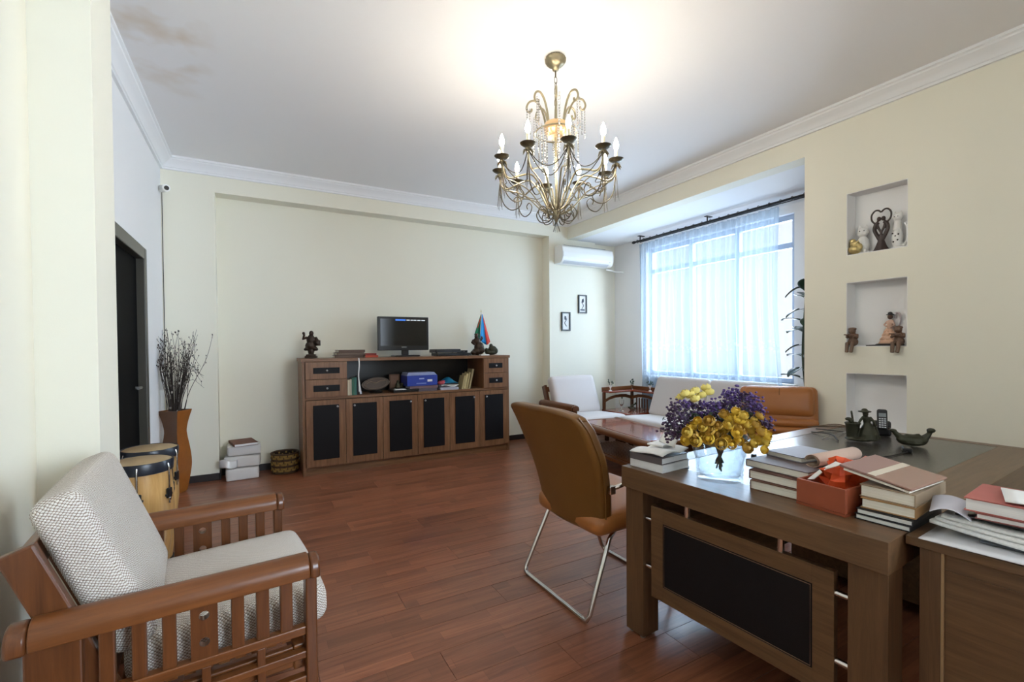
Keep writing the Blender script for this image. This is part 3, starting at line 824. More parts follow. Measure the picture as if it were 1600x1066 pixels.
for s in (-1, 1): MB().cyl((.2, s*.24, .39), (.38, s*.24, .39), .011).build('seat_tube', M['chrome'], t, smooth=True)
for s in (-1, 1):
    MB().box(.1, .135, s*.312-.012, s*.312+.012, .60, .64).build('arm_bracket', M['chrome'], t, bevel=.004)

# --- executive chair behind the desk
pc = CPOS + ray(1224, 640)*3.52
t = thing('executive_chair', 'high tan leather executive chair behind the desk beside the right wall', 'chair', (pc.x, pc.y, 0), R(90+180-52))
# local +x forward
ztop = 0.99
BM = T(-.2, 0, 0) @ ROT(R(-8), 'Y')
MB(T(-.30, 0, .835) @ ROT(R(-10), 'Y')).rbox((.15, .52, .26), .06, 10, (.02, 0, .0)).build('headrest', M['tan2'], t, smooth='all')
for k in range(4):
    MB(T(-.262+.016*k, 0, .672-.062*k) @ ROT(R(-8), 'Y')).rbox((.15, .55, .075), .034, 7, (.012, 0, 0)).build('back_channel', M['tan2'], t, smooth='all')
MB(T(-.28, 0, .70) @ ROT(R(-9), 'Y')).rbox((.1, .56, .53), .045, 10, (.02, 0, 0)).build('back_shell', M['tan2'], t, smooth='all')
MB().tube([(-.215, 0, .955), (-.222, 0, .9), (-.212, 0, .84), (-.215, 0, .74)], .003, 6).build('seam', M['tan'], t)
MB(T(.05, 0, .45)).rbox((.48, .5, .13), .055, 10, (.01, .01, .02)).build('seat', M['tan2'], t, smooth='all')
for s in (-1, 1):
    MB().tube(bez([(-.22, s*.28, .46), (-.2, s*.3, .56), (-.1, s*.305, .63), (.12, s*.305, .63), (.2, s*.3, .58), (.16, s*.28, .45)], 6), .017, 10).build('armrest', M['black'], t, smooth=True)
MB().cyl((0, 0, .08), (0, 0, .39), .03).build('gas_column', M['black'], t, smooth=True)
for k in range(5):
    a = 2*PI*k/5; c_, s_ = math.cos(a), math.sin(a)
    lg = MB().tube([(0, 0, .1), (.2*c_, .2*s_, .085), (.26*c_, .26*s_, .065)], [.03, .022, .016], 8).build('base_arm', M['black'], t, smooth=True)
    MB(T(.26*c_, .26*s_, .028) @ ROT(a, 'Z')).lathe([(.0, -.02), (.028, -.02), (.028, .02), (0, .02)], 14, M=ROT(R(90), 'X')).build('castor', M['black'], lg, smooth=True)

# ------------------------------------------------------------------ chandelier
CHX, CHY = 1.685, 2.43
t = thing('chandelier', 'antique gilt chandelier with ten candle bulbs hanging from the ceiling', 'chandelier', (CHX, CHY, ZC)); CH_ = t
def cz(z): return z-ZC
can = MB(); nl = 40
prof = [(.0, 0), (.055, 0), (.064, -.012), (.062, -.03), (.045, -.05), (.022, -.064), (.018, -.082), (.0, -.084)]
vs_ = []; fs = []
for i in range(nl):
    w_ = 2*PI*i/nl; k_ = 1+.05*(1 if i % 2 else -1)
    for r, z in prof: vs_.append((r*k_*math.cos(w_), r*k_*math.sin(w_), z))
for i in range(nl):
    j = (i+1) % nl; m_ = len(prof)
    for k in range(m_-1): fs.append((i*m_+k, j*m_+k, j*m_+k+1, i*m_+k+1))
can.add(vs_, fs); can.build('ceiling_canopy', M['gilt'], t, smooth='all')
MB().tube([(0, 0, -.08), (0, 0, -.125)], .005, 8).build('hook_rod', M['giltd'], t)
z = -.118
k = 0
while z > cz(2.80):
    a = (1, 0, 0) if k % 2 == 0 else (0, 1, 0)
    pts = arc((0, 0, z-.012), .009, 0, PI, 6, a) + arc((0, 0, z-.036), .009, PI, 2*PI, 6, a)
    MB().tube(pts, .0022, 6, closed=True).build('chain_link', M['giltd'], t, smooth=True)
    z -= .036; k += 1
zs = z
MB().tube([(0, 0, zs+.008), (0, 0, cz(2.10))], .009, 10).build('stem', M['gilt'], t, smooth=True)
MB().lathe([(.0, 0), (.05, 0), (.074, .03), (.078, .06), (.07, .085), (.05, .09), (.05, .08), (0, .078)], 24, c=(0, 0, cz(2.63))).build('crown_body', mat('rose_gilt', rgb(206, 172, 130), .3, .6), t, smooth=True)
for k in range(8):
    a = 2*PI*k/8+.2; c_, s_ = math.cos(a), math.sin(a)
    pp = [(.06, 2.68), (.075, 2.76), (.10, 2.83), (.135, 2.865), (.17, 2.855), (.185, 2.82), (.172, 2.795), (.155, 2.80), (.152, 2.815)]
    MB().tube(bez([(r*c_, r*s_, cz(z_)) for r, z_ in pp], 5), .0065, 7).build('crown_scroll', M['gilt'], t, smooth=True)
    # crystal strands: each one a string of drops
    for r0, z0, ln_ in ((.182, 2.81, .16), (.11, 2.645, .17), (.14, 2.66, .15), (.165, 2.80, .12), (.09, 2.645, .2)):
        sd = MB()
        zz = z0
        while zz > z0-ln_:
            sd.ball((0, 0, cz(zz)), (.0058, .0058, .0085), n=6); zz -= .0165
        sd.lathe([(0, -.022), (.007, -.008), (.004, .006), (0, .01)], 6, c=(0, 0, cz(zz)-.004))
        sd.build('crystal_strand', M['crystal'], t, loc=(r0*math.cos(a+.1), r0*math.sin(a+.1), 0))
MB().tube([(.13*math.cos(2*PI*i/24), .13*math.sin(2*PI*i/24), cz(2.655)) for i in range(24)], .005, 6, closed=True).build('crystal_ring', M['gilt'], t, smooth=True)
tocam = math.atan2(-CHY, -CHX)
ARMR, DZD = .37, 2.445
for k in range(10):
    a = tocam + R(10.8) + R(36)*k
    c_, s_ = math.cos(a), math.sin(a)
    e_ = Vector((c_, s_, 0))
    def P(r, z_, off=0): return Vector((r*c_-off*s_, r*s_+off*c_, cz(z_)))
    am = MB()
    am.tube(bez([P(.012, 2.17), P(.06, 2.20), P(.11, 2.30), P(.17, 2.37), P(.25, 2.355), P(.32, 2.33), P(.36, 2.36), P(ARMR, 2.435)], 5), .0058, 7)
    am.tube(bez([P(.02, 2.14), P(.10, 2.18), P(.19, 2.27), P(.28, 2.31), P(.345, 2.33), P(.365, 2.40)], 5), .004, 6)
    ao = am.build('arm', M['gilt'], t, smooth=True)
    # low scroll under each arm
    pts = bez([P(.365, 2.36), P(.35, 2.25), P(.30, 2.195), P(.245, 2.205), P(.225, 2.245), P(.25, 2.275), P(.275, 2.26), P(.268, 2.238)], 5)
    MB().tube(pts, .0036, 6).build('scroll', M['giltd'], ao, smooth=True)
    pts = bez([P(.01, 2.16), P(.045, 2.105), P(.10, 2.10), P(.128, 2.145), P(.105, 2.185), P(.07, 2.172), P(.072, 2.145), P(.09, 2.142)], 5)
    MB().tube(pts, .0036, 6).build('scroll', M['giltd'], ao, smooth=True)
    MB().lathe([(0, -.006), (.03, -.004), (.044, .006), (.047, .01), (.03, .004), (0, .002)], 20, c=P(ARMR, DZD)).build('drip_dish', M['giltd'], t, smooth=True)
    MB().lathe([(.0, 0), (.0105, 0), (.0105, .062), (0, .062)], 12, c=P(ARMR, DZD+.004)).build('candle_sleeve', M['candle'], t, smooth=40)
    MB().lathe([(0, 0), (.007, .0), (.014, .016), (.0155, .03), (.011, .052), (.004, .07), (0, .078)], 12, c=P(ARMR, DZD+.067)).build('bulb', M['bulb'], t, smooth='all')
    lf = MB()
    for q in range(6):
        w_ = 2*PI*q/6
        o_ = Vector((math.cos(w_), math.sin(w_), 0)); sd_ = Vector((-math.sin(w_), math.cos(w_), 0)); b_ = P(ARMR, DZD-.012)
        lf.add([b_, b_+o_*.022+sd_*.012+Vector((0,0,-.012)), b_+o_*.034+Vector((0,0,-.036)), b_+o_*.022-sd_*.012+Vector((0,0,-.012))], [(0,1,2,3)])
    lf.ball(P(ARMR, DZD-.02), .012, n=8)
    lf.build('flower_cup', M['gilt'], ao, solid=.002)
    ts = MB()
    for q in range(6):
        w_ = 2*PI*q/6+.3
        p0 = P(ARMR, 2.37); ts.tube([p0, p0+Vector((.006*math.cos(w_), .006*math.sin(w_), -.05)), p0+Vector((.016*math.cos(w_), .016*math.sin(w_), -.15-.02*(q % 2)))], .0014, 4)
    ts.build('tassel', M['giltd'], ao)
    # swags to the next arm
    a2 = a+R(36)
    p0 = P(ARMR, 2.42); p1 = Vector((ARMR*math.cos(a2), ARMR*math.sin(a2), cz(2.42)))
    mid = (p0+p1)/2
    for dip, rr in ((.085, .9), (.12, .74)):
        m2 = Vector((mid.x*rr, mid.y*rr, cz(2.42)-dip))
        MB().tube(bez([p0, p0.lerp(m2, .5)+Vector((0,0,-dip*.28)), m2, p1.lerp(m2, .5)+Vector((0,0,-dip*.28)), p1], 5), .003, 5).build('swag', M['giltd'], t, smooth=True)
MB().lathe([(0, -.05), (.012, -.04), (.022, -.015), (.026, .0), (.018, .03), (.02, .05), (.01, .07), (0, .07)], 16, c=(0, 0, cz(2.14))).build('bottom_finial', M['gilt'], t, smooth=True)
ts = MB()
for q in range(10):
    w_ = 2*PI*q/10; ts.tube([(0, 0, cz(2.10)), (.008*math.cos(w_), .008*math.sin(w_), cz(2.08)), (.022*math.cos(w_), .022*math.sin(w_), cz(2.035))], .0015, 4)
ts.build('bottom_tassel', M['giltd'], t)

# ------------------------------------------------------------------ curtain, rod, air conditioner, pictures, camera
t = thing('curtain_rod', 'dark wooden curtain rod with rings along the bay ceiling', 'curtain rod', (4.745, 3.7, 2.775))
rl0, rl1 = -1.50, 1.22
MB().tube([(0, rl0, 0), (0, rl1, 0)], .014, 12).build('rod', M['black'], t, smooth=True)
MB().tube([(.055, rl0+.1, .0), (.055, rl1-.06, .0)], .010, 10).build('rod', M['black'], t, smooth=True)
for yy in (rl0, rl1): MB().lathe([(0, -.035), (.014, -.03), (.022, -.01), (.02, .012), (.012, .03), (0, .035)], 12, M=T(0, yy, 0) @ ROT(R(90), 'X')).build('finial', M['black'], t, smooth=True)
for yy in (rl0+.25, 0, rl1-.12):
    MB().tube([(0, yy, .0), (0, yy, .07)], .008, 8).box(-.03, .07, yy-.02, yy+.02, .062, .07).build('bracket', M['black'], t)
for k in range(20):
    yy = rl0+.38+(rl1-rl0-.45)*k/19
    MB().tube([(.0+.021*math.cos(2*PI*i/14), yy, .021*math.sin(2*PI*i/14)) for i in range(14)], .0035, 6, closed=True).build('ring', M['black'], t, smooth=True)
def cur(u, v):
    # u along the window, v down
    y0 = 4.87; y1 = 2.87 - .05*v + .03*math.sin(v*5)
    amp = .012+.028*v
    return (4.80 + amp*math.sin(u*2*PI*15+1.2*math.sin(v*2.3+u*9)) + .010*math.sin(u*2*PI*31+v*3), y0+(y1-y0)*u + .012*math.sin(v*6+u*30)*v, 2.745-2.50*v)
c = MB().grid(cur, 300, 40).build('curtain', M['sheer'], smooth='all')
tag(c, 'sheer white curtain with embroidered bands hanging across the window', 'curtain')

AY = 5.45
t = thing('air_conditioner', 'white split air conditioner mounted high beside the window bay', 'air conditioner', (4.195, AY, 2.47))
pr = [(-.001, .25), (-.15, .25), (-.19, .225), (-.205, .15), (-.2, .07), (-.175, .02), (-.13, 0), (-.001, 0)]
MB().prism(pr, -.46, .46, 'x').build('body', M['white'], t, smooth=40, bevel=.008)
MB().prism([(-.2055, .15), (-.2105, .15), (-.206, .082), (-.2, .082)], -.445, .445, 'x').build('front_flap', M['white'], t, bevel=.002)
MB().prism([(-.178, .018), (-.186, .03), (-.15, .0), (-.14, -.006)], -.42, .38, 'x').build('air_louver', mat('grey_louver', rgb(196, 198, 202), .4), t)
MB().box(-.4, .35, -.15, -.03, .2501, .255).build('top_grille', mat('dark_grille', rgb(90, 92, 96), .6), t)
MB().ball((.39, -.2, .06), .006, n=8).build('indicator', M['steel'], t)
o = MB().tube([(4.67, 5.43, 2.46), (4.72, 5.40, 2.45), (4.80, 5.40, 2.43), (4.885, 5.30, 2.415)], .014, 8).build('drain_pipe', M['white'], smooth=True)
tag(o, 'white drain pipe sloping from the air conditioner to the window wall', 'pipe')

def picture(p, label, flip):
    t = thing('wall_picture', label, 'picture', p, group='small framed pictures')
    w_, h_ = .078, .135
    f = MB(); f.box(-w_, -w_+.018, -.022, 0, -h_, h_); f.box(w_-.018, w_, -.022, 0, -h_, h_); f.box(-w_+.018, w_-.018, -.022, 0, -h_, -h_+.018); f.box(-w_+.018, w_-.018, -.022, 0, h_-.018, h_)
    f.build('frame', M['black'], t, bevel=.002)
    MB().box(-w_+.018, w_-.018, -.008, -.002, -h_+.018, h_-.018).build('print', M['paper'], t)
    s = -1 if flip else 1
    dk = cm(70, 74, 84); q = MB()
    q.ball((s*.008, -.009, .05), (.02, .0015, .03), n=10); q.tube(bez([(s*.02, -.0095, .08), (-s*.012, -.0095, .03), (s*.018, -.0095, -.02), (-s*.014, -.0095, -.07)], 5), .005, 6)
    if not flip: q.box(-.04, .04, -.0095, -.0085, -.095, -.075)
    q.build('drawn_figure', dk, t)
picture(aty(883.5, 502.5, 5.449), 'lower of the two small black framed pictures under the air conditioner', True)
picture(aty(909.5, 475.5, 5.449), 'higher of the two small black framed pictures under the air conditioner', False)

p = Vector((XL+.045, YB-.13, 2.80))
t = thing('security_camera', 'small white security camera high in the left corner', 'camera', p)
ax = Vector((.45, -.88, -.12)).normalized()
MB().tube([(-.045, .1, .01), (-.02, .07, .0), (0, .03, 0)], .009, 8).build('mount_arm', M['white'], t, smooth=True)
MB().tube([-ax*.055, ax*.05, ax*.052], [.033, .033, .03], 18).build('housing', M['white'], t, smooth=40)
MB().tube([ax*.053, ax*.058], .02, 14).build('lens', M['black'], t, smooth=40)
o = MB().tube([(XL+.012, YB-.02, 2.79), (XL+.012, YB-.02, 1.9), (XL+.014, YB-.018, .9), (XL+.014, YB-.025, .09)], .003, 6).build('camera_cable', M['blackmat'], smooth=True)
tag(o, 'thin dark cable running down the corner from the security camera', 'cable')

# ------------------------------------------------------------------ drums, vase, parcels, basket
def conga(p, label, h, r, rot):
    t = thing('conga_drum', label, 'drum', p, rot, group='conga drums')
    sh = MB(); prof = [(r*.72, 0), (r*.86, h*.25), (r*1.03, h*.55), (r*1.02, h*.75), (r*.93, h*.93)]
    # staves: each a slightly separate board
    sh.lathe([(0, 0.0)] + prof + [(0, h*.93)], 36); sh.build('shell', wood('drum_shell_wood', rgb(176, 132, 76), rgb(206, 164, 104), 2, .3, coat=.4), t, smooth=50)
    MB().lathe([(r*.97, h*.90), (r*1.03, h*.905), (r*1.05, h*.97), (r*1.02, h*.985), (r*.98, h*.97), (r*.95, h*.92)], 36).build('hoop', cm(34, 36, 44, .3), t, smooth=40)
    MB().lathe([(0, h*.985), (r*.9, h*.985), (r*1.0, h*.975), (r*1.0, h*.93), (0, h*.93)], 36).build('drum_head', mat('hide_drum_head', rgb(176, 150, 112), .6, var=.2, vscale=6), t, smooth=40)
    MB().lathe([(r*.74, .0), (r*.77, .0), (r*.8, .03), (r*.77, .03)], 36).build('base_ring', M['blackmat'], t)
    for k in range(6):
        a = 2*PI*k/6; LM = ROT(a, 'Z')
        lg = MB(LM)
        lg.box(r*1.02, r*1.1, -.018, .018, h*.70, h*.775)
        lg.box(r*1.02, r*1.08, -.026, .026, h*.715, h*.735)
        lo_ = lg.build('lug', M['black'], t, bevel=.006)
        MB(LM).tube([(r*1.07, 0, h*.66), (r*1.07, 0, h*.93), (r*1.03, 0, h*.96)], .0045, 8).build('tuning_rod', M['chrome'], lo_, smooth=True)
        MB(LM).tube([(r*1.07, 0, h*.685), (r*1.07, 0, h*.70)], .009, 6).build('nut', M['chrome'], lo_)
conga((-.545, 3.155, 0), 'pale wood conga drum nearer to the armchair', .722, .138, R(-28))
conga((-.567, 3.53, 0), 'pale wood conga drum nearer to the door, partly behind the other', .722, .138, R(-20))

VP_ = (-.64, 5.16, 0)
t = thing('floor_vase', 'tall flared brown and orange floor vase in the corner', 'vase', VP_, R(-31))
def sqring(r, z, n=4):
    return [(r*math.cos(PI/4+PI/2*i), r*math.sin(PI/4+PI/2*i), z) for i in range(n)]
prof = [(.07, 0), (.085, .03), (.112, .18), (.12, .28), (.108, .40), (.088, .52), (.085, .58), (.1, .66), (.128, .755)]
prof = [(q.x, q.z) for q in bez([(r, 0, z) for r, z in prof], 4)]
for side in range(4):
    vs_ = []; 
    for r, z in prof:
        q = sqring(r, z); vs_ += [q[side], q[(side+1) % 4]]
    for r, z in prof[::-1]:
        q = sqring(r-.012, z+(.004 if z < .1 else 0)); vs_ += [q[(side+1) % 4], q[side]]
    n_ = len(prof)*2; fs = [(2*i, 2*i+1, 2*i+3, 2*i+2) for i in range(n_-1)] + [(2*(n_-1), 2*(n_-1)+1, 1, 0)]
    MB().add(vs_, fs).build('side_panel', mat('vase_lacquer', rgb(*((84, 54, 32) if side % 2 == 0 else (142, 82, 30))), .3, var=.25, vscale=14), t)
MB().add(sqring(.068, .012), [(0, 1, 2, 3)]).build('bottom', M['blackmat'], t)
t = thing('dried_branches', 'bunch of dark dried twigs with pale catkins in the tall floor vase', 'branches', (VP_[0], VP_[1], .58))
rnd = random.Random(3)
for k in range(64):
    a = rnd.uniform(0, 2*PI); sp = rnd.uniform(.03, .19)
    ex_, ey_ = sp*math.cos(a)*1.0 + rnd.uniform(-.01, .02), sp*math.sin(a)*.7 - .02
    if k < 10: ex_ += .16*rnd.random()
    hh = rnd.uniform(.58, .92)
    b0 = Vector((.025*math.cos(a), .025*math.sin(a), -.1))
    p1_ = Vector((ex_*.35, ey_*.35, hh*.35)); p2_ = Vector((ex_*.85, ey_*.85, hh*.72)); p3_ = Vector((ex_+rnd.uniform(-.04, .05), ey_+rnd.uniform(-.04, .02), hh))
    p3_.x = max(p3_.x, -.09); p2_.x = max(p2_.x, -.09); p3_.y = min(p3_.y, .2)
    if k < 6: p3_ = Vector((.18+.05*rnd.random(), -.05, hh*.55+.1*rnd.random())); p2_ = Vector((.12, -.04, hh*.72))
    pts = bez([b0, p1_, p2_, p3_], 5)
    q = MB(); q.tube(pts, [.0032*(1-.65*i/(len(pts)-1)) for i in range(len(pts))], 4)
    for j in range(5):
        i_ = rnd.randrange(len(pts)//2, len(pts)-1); o_ = Vector((rnd.uniform(-.03, .03), rnd.uniform(-.03, .03), rnd.uniform(.02, .05)))
        q.tube([pts[i_], pts[i_]+o_], [.0014, .0008], 3)
        q.ball(pts[i_]+o_, (.004, .004, .008), n=5)
    tw = q.build('twig', M['twig'], t)
    if k % 4 == 0:
        cq = MB()
        for j in range(3):
            i_ = rnd.randrange(3, len(pts)-2); cq.ball(pts[i_]+Vector((.004, -.004, 0)), (.007, .007, .012), n=6)
        cq.build('catkin', M['catkin'], tw, smooth='all')

BW = mat('white_plastic_wrap', rgb(216, 212, 208), .3, bump=.5, bscale=18, coat=.4)
def parcel(p, sx, sy, sz, rz, label, flap=False):
    t = thing('wrapped_parcel', label, 'parcel', p, rz, group='wrapped parcels')
    MB(T(0, 0, sz/2)).rbox((sx, sy, sz), .012, 8, (.006, .006, .002)).build('parcel_body', BW, t, smooth='all')
    MB().box(-sx/2-.002, sx/2+.002, -.018, .018, sz-.003, sz+.0015).build('tape', cm(190, 182, 172), t)
    if flap:
        def fl(u, v): return (-sx*.62+sx*.5*u, -sy/2-.015-.06*math.sin(u*PI)*(1-.3*v), .015+.075*v+.01*math.sin(u*6))
        MB().grid(fl, 12, 8).build('loose_wrap', BW, t, smooth='all', solid=.002)
bx, by = -.125, 5.44
parcel((bx, by-.02, 0), .285, .21, .118, R(2), 'lowest white wrapped parcel on the floor by the basket')
parcel((bx+.005, by, .125), .31, .215, .11, R(-3), 'middle white wrapped parcel with its wrapping hanging loose', True)
parcel((bx+.015, by, .242), .29, .20, .095, R(4), 'top white wrapped parcel under a brown book')

# ------------------------------------------------------------------ books and small things
def book(label, loc, rot, w, d, h, col, pages='pages', name='book', group=None, cat='book', spine_round=False):
    """w: spine to fore edge (local x, spine at -x), d: along the spine, h: thickness; origin under the middle"""
    t = thing(name, label, cat, loc, rot, group)
    cv = cm(*col) if isinstance(col, tuple) else col
    e = min(.003, h*.14)
    c = MB(); c.box(-w/2, w/2, -d/2, d/2, 0, e); c.box(-w/2, w/2, -d/2, d/2, h-e, h); c.box(-w/2, -w/2+e, -d/2, d/2, e, h-e)
    c.build('cover', cv, t, bevel=.0006, seg=1)
    MB().box(-w/2+e, w/2-.004, -d/2+.004, d/2-.004, e, h-e).build('pages', M[pages], t)
    return t
def blob(label, name, cat, loc, rz, m, build, vox=.004, parts=None, group=None, scale=1.0):
    t = thing(name, label, cat, loc, rz, group)
    t.scale = (scale,)*3
    b_ = MB(); build(b_); b_.build('figure', m, t, smooth='all', remesh=vox)
    return t

# brown book on the parcels, basket
book('brown covered book lying on the stack of wrapped parcels', (bx+.01, by-.005, .342), R(12), .21, .30, .026, (112, 66, 48), 'pagesw')
t = thing('wicker_basket', 'round dark wicker basket beside the sideboard', 'basket', (.265, 5.44, 0))
br_, bh_ = .128, .205
dk_, lt_ = cm(74, 52, 30, .6), cm(150, 118, 60, .6)
MB().lathe([(0, 0), (br_*.86, 0), (br_*.92, .02), (br_*.97, bh_), (br_*.95, bh_), (br_*.9, .025), (0, .012)], 32).build('liner', cm(48, 34, 24, .8), t)
NS = 22
for k in range(NS):
    a = 2*PI*k/NS; MB(ROT(a, 'Z')).tube([(br_*.93, 0, .004), (br_*1.0, 0, bh_*.5), (br_*1.0, 0, bh_)], .0045, 5).build('stake', dk_, t)
for rI in range(9):
    z_ = .014+rI*.0215
    pts = []
    n_ = NS*4
    rr = br_*(.95+.05*min(1, z_/.1))
    for i in range(n_):
        a = 2*PI*i/n_; pts.append(((rr+.0065*math.cos(NS*a/2*1.0+(PI if rI % 2 else 0)))*math.cos(a), (rr+.0065*math.cos(NS*a/2+(PI if rI % 2 else 0)))*math.sin(a), z_))
    q = MB()
    for i in range(n_):
        j = (i+1) % n_; p0, p1 = Vector(pts[i]), Vector(pts[j])
        o0 = Vector((p0.x, p0.y, 0)).normalized()*.003; o1 = Vector((p1.x, p1.y, 0)).normalized()*.003; hz = Vector((0, 0, .0095))
        q.add([p0-hz+o0, p1-hz+o1, p1+hz+o1, p0+hz+o0, p0-hz-o0, p1-hz-o1, p1+hz-o1, p0+hz-o0], [(0,1,2,3),(7,6,5,4),(0,4,5,1),(3,2,6,7)])
    q.build('woven_strand', lt_ if rI % 3 else dk_, t, smooth=40)
MB().tube([((br_+.002)*math.cos(2*PI*i/40), (br_+.002)*math.sin(2*PI*i/40), bh_) for i in range(40)], .01, 8, closed=True).build('rim', dk_, t, smooth=True)

# ---- on top of the sideboard (z = 1.20)
ZT = CH
def figure_bust(q):
    q.box(-.06, .06, -.05, .05, 0, .022); q.box(-.048, .048, -.04, .04, .02, .04)
    q.ball((0, 0, .075), (.034, .03, .05)); q.ball((-.005, 0, .13), (.055, .04, .05)); q.ball((0, 0, .19), (.046, .034, .06)); q.ball((.005, -.005, .262), (.024, .026, .03))
    q.tube([(-.04, 0, .22), (-.075, -.02, .2), (-.06, -.03, .25)], [.016, .015, .012], 8); q.ball((-.068, -.025, .262), .016)
    q.tube([(.045, 0, .22), (.07, -.02, .18), (.06, -.04, .15)], [.016, .015, .012], 8); q.box(.045, .095, -.03, 0, .13, .19)
    q.ball((.03, .0, .105), (.045, .035, .025), rot=(0, .5, 0)); q.ball((-.04, .0, .1), (.035, .035, .02), rot=(0, -.4, 0))
blob('dark bronze statuette of a figure at the left end of the sideboard', 'statuette', 'statuette', (.525, 5.33, ZT+.003), R(-12), M['bronze'], figure_bust, .0045)
bcols = [(86, 66, 54), (104, 84, 70), (92, 70, 58)]
for k in range(3):
    book(['lowest', 'middle', 'topmost'][k] + ' brown book of the flat pile on the sideboard', (.90+.012*k, 5.36, ZT+.029*k), R(90+2*k), .20, .30-.01*k, .028, bcols[k], group='brown books on the sideboard')
book('orange red book lying flat beside the brown pile', (1.135, 5.33, ZT), R(90), .19, .14, .024, (176, 70, 42))
book('dark red book on top of the orange red book', (1.125, 5.34, ZT+.025), R(94), .18, .12, .02, (128, 40, 36))
t = thing('television', 'small black flat television on the sideboard', 'television', (1.53, 5.36, ZT))
MB().rbox((.30, .19, .018), .008, 8, M=T(.02, .0, .009)).build('base', M['black'], t, smooth=40)
MB().box(-.02, .06, -.005, .035, .018, .1).build('neck', M['black'], t, bevel=.006)
cab_ = MB(); cab_.box(-.3, .3, -.02, .035, .075, .465); cab_.box(-.2, .2, .035, .075, .12, .40); cab_.build('casing', M['black'], t, bevel=.006)
MB().box(-.272, .272, -.0225, -.02, .128, .44).build('screen', M['screen'], t)
os_ = mat('screen_blue', rgb(20, 40, 90), .3, emit=rgb(60, 120, 220), es=.7); ow_ = mat('screen_white', rgb(60, 60, 60), .3, emit=rgb(200, 210, 220), es=.7)
MB().box(-.1, .02, -.0232, -.0226, .418, .436).build('screen_menu', os_, t)
q = MB()
for x0, x1 in ((.03, .07), (.08, .11), (.115, .15), (.16, .2), (.21, .255)): q.box(x0, x1, -.0232, -.0226, .421, .433)
q.build('screen_text', ow_, t)
MB().box(-.03, .03, -.0215, -.02, .108, .115).build('emblem', M['steel'], t)
for nm, lb, x0, x1, z0, hh, yy in (('disc_player', 'flat black disc player lying on the sideboard right of the television', 1.90, 2.335, 0, .036, 5.33), ('set_top_box', 'black set top box stacked on the flat disc player', 1.88, 2.20, .037, .045, 5.35)):
    t = thing(nm, lb, 'player', ((x0+x1)/2, yy, ZT+z0)); w_ = (x1-x0)/2
    MB().box(-w_, w_, -.11, .12, .004, hh).build('case', M['black'], t, bevel=.003)
    MB().box(-w_+.01, w_-.01, -.113, -.11, .008, hh-.006).build('front_panel', M['blackmat'], t)
    MB().box(-w_*.3, w_*.25, -.1145, -.113, hh*.45, hh*.6).build('display', cm(60, 66, 74), t)
    for sx in (-1, 1):
        for sy in (-.08, .09): MB().cyl((sx*w_*.85, sy, 0), (sx*w_*.85, sy, .004), .01, n=8).build('foot', M['blackmat'], t)
t = thing('adapter_box', 'small black box beside the set top box', 'box', (2.262, 5.33, ZT+.037))
MB().box(-.05, .05, -.05, .05, 0, .03).build('case', M['black'], t, bevel=.004); MB().ball((.0, -.051, .015), .004, n=6).build('indicator', M['steel'], t)
def statue2(q):
    q.ball((0, 0, .045), (.075, .06, .05)); q.ball((.02, 0, .10), (.065, .05, .07)); q.ball((-.01, 0, .17), (.05, .04, .055)); q.ball((-.015, -.005, .235), (.026, .026, .032)); q.ball((-.01, .005, .262), (.03, .026, .014))
    q.tube([(-.05, 0, .19), (-.075, -.02, .16), (-.04, -.04, .13)], [.017, .015, .013], 8); q.tube([(.035, 0, .19), (.06, 0, .21), (.05, -.01, .235)], [.017, .015, .012], 8)
    q.ball((.045, -.02, .06), (.05, .045, .04)); q.ball((-.055, -.01, .03), (.04, .05, .03))
blob('brown seated statuette in front of the small flag', 'statuette', 'statuette', (2.47, 5.33, ZT+.003), R(-15), M['bronze'], statue2, .0045)
def statue3(q):
    q.ball((0, 0, .03), (.085, .05, .034)); q.ball((.02, 0, .07), (.06, .045, .05)); q.ball((-.06, 0, .06), (.025, .03, .03)); q.ball((.0, 0, .115), (.025, .025, .03)); q.ball((.06, -.01, .05), (.03, .035, .04))
blob('low greenish statuette at the right end of the sideboard', 'statuette', 'statuette', (2.665, 5.34, ZT+.003), R(-10), M['bronzeg'], statue3, .0045)
q = MB().lathe([(0, 0), (.022, 0), (.028, .03), (.018, .05), (.02, .06), (.026, .066), (0, .066)], 14).build('small_jar', cm(150, 96, 96, .35), None, smooth=True, loc=(2.72, 5.44, ZT)); tag(q, 'small pinkish jar behind the low greenish statuette', 'jar')
o = MB().box(-.06, .06, -.03, .03, 0, .014).build('card_box', M['paper'], bevel=.002, loc=(2.50, 5.2, ZT), rot=(0, 0, R(3))); tag(o, 'small white card box lying before the brown seated statuette', 'box')
# desk flag
t = thing('table_flag', 'small blue red and green flag on a table stand', 'flag', (2.61, 5.47, ZT))
MB().lathe([(0, 0), (.035, 0), (.032, .012), (.008, .018), (.004, .03), (0, .03)], 18).build('stand', M['gold'], t, smooth=40)
MB().tube([(0, 0, .015), (-.02, 0, .56)], .004, 6).build('pole', M['steel'], t); MB().lathe([(0, 0), (.007, .008), (.003, .03), (0, .05)], 8, c=(-.02, 0, .555)).build('finial', M['gold'], t)
fb, fr_, fg = cm(0, 140, 206, .6), cm(214, 62, 46, .6), cm(20, 128, 92, .6)
def flagfn(u0, u1, top, b0, b1, ph):
    def fn(u, v):
        x = (u0+(u1-u0)*u)
        xt = -.02 + (x)*(.08+.92*v); zt_ = .53-v*(b0+(b1-b0)*u)
        return (xt, -.006-.016*math.sin(u*PI*1.5+ph)*v, zt_)
    return fn
MB().grid(flagfn(-.105, -.02, 0, .27, .33, 0), 8, 12).build('green_band', fg, t, smooth='all', solid=.001)
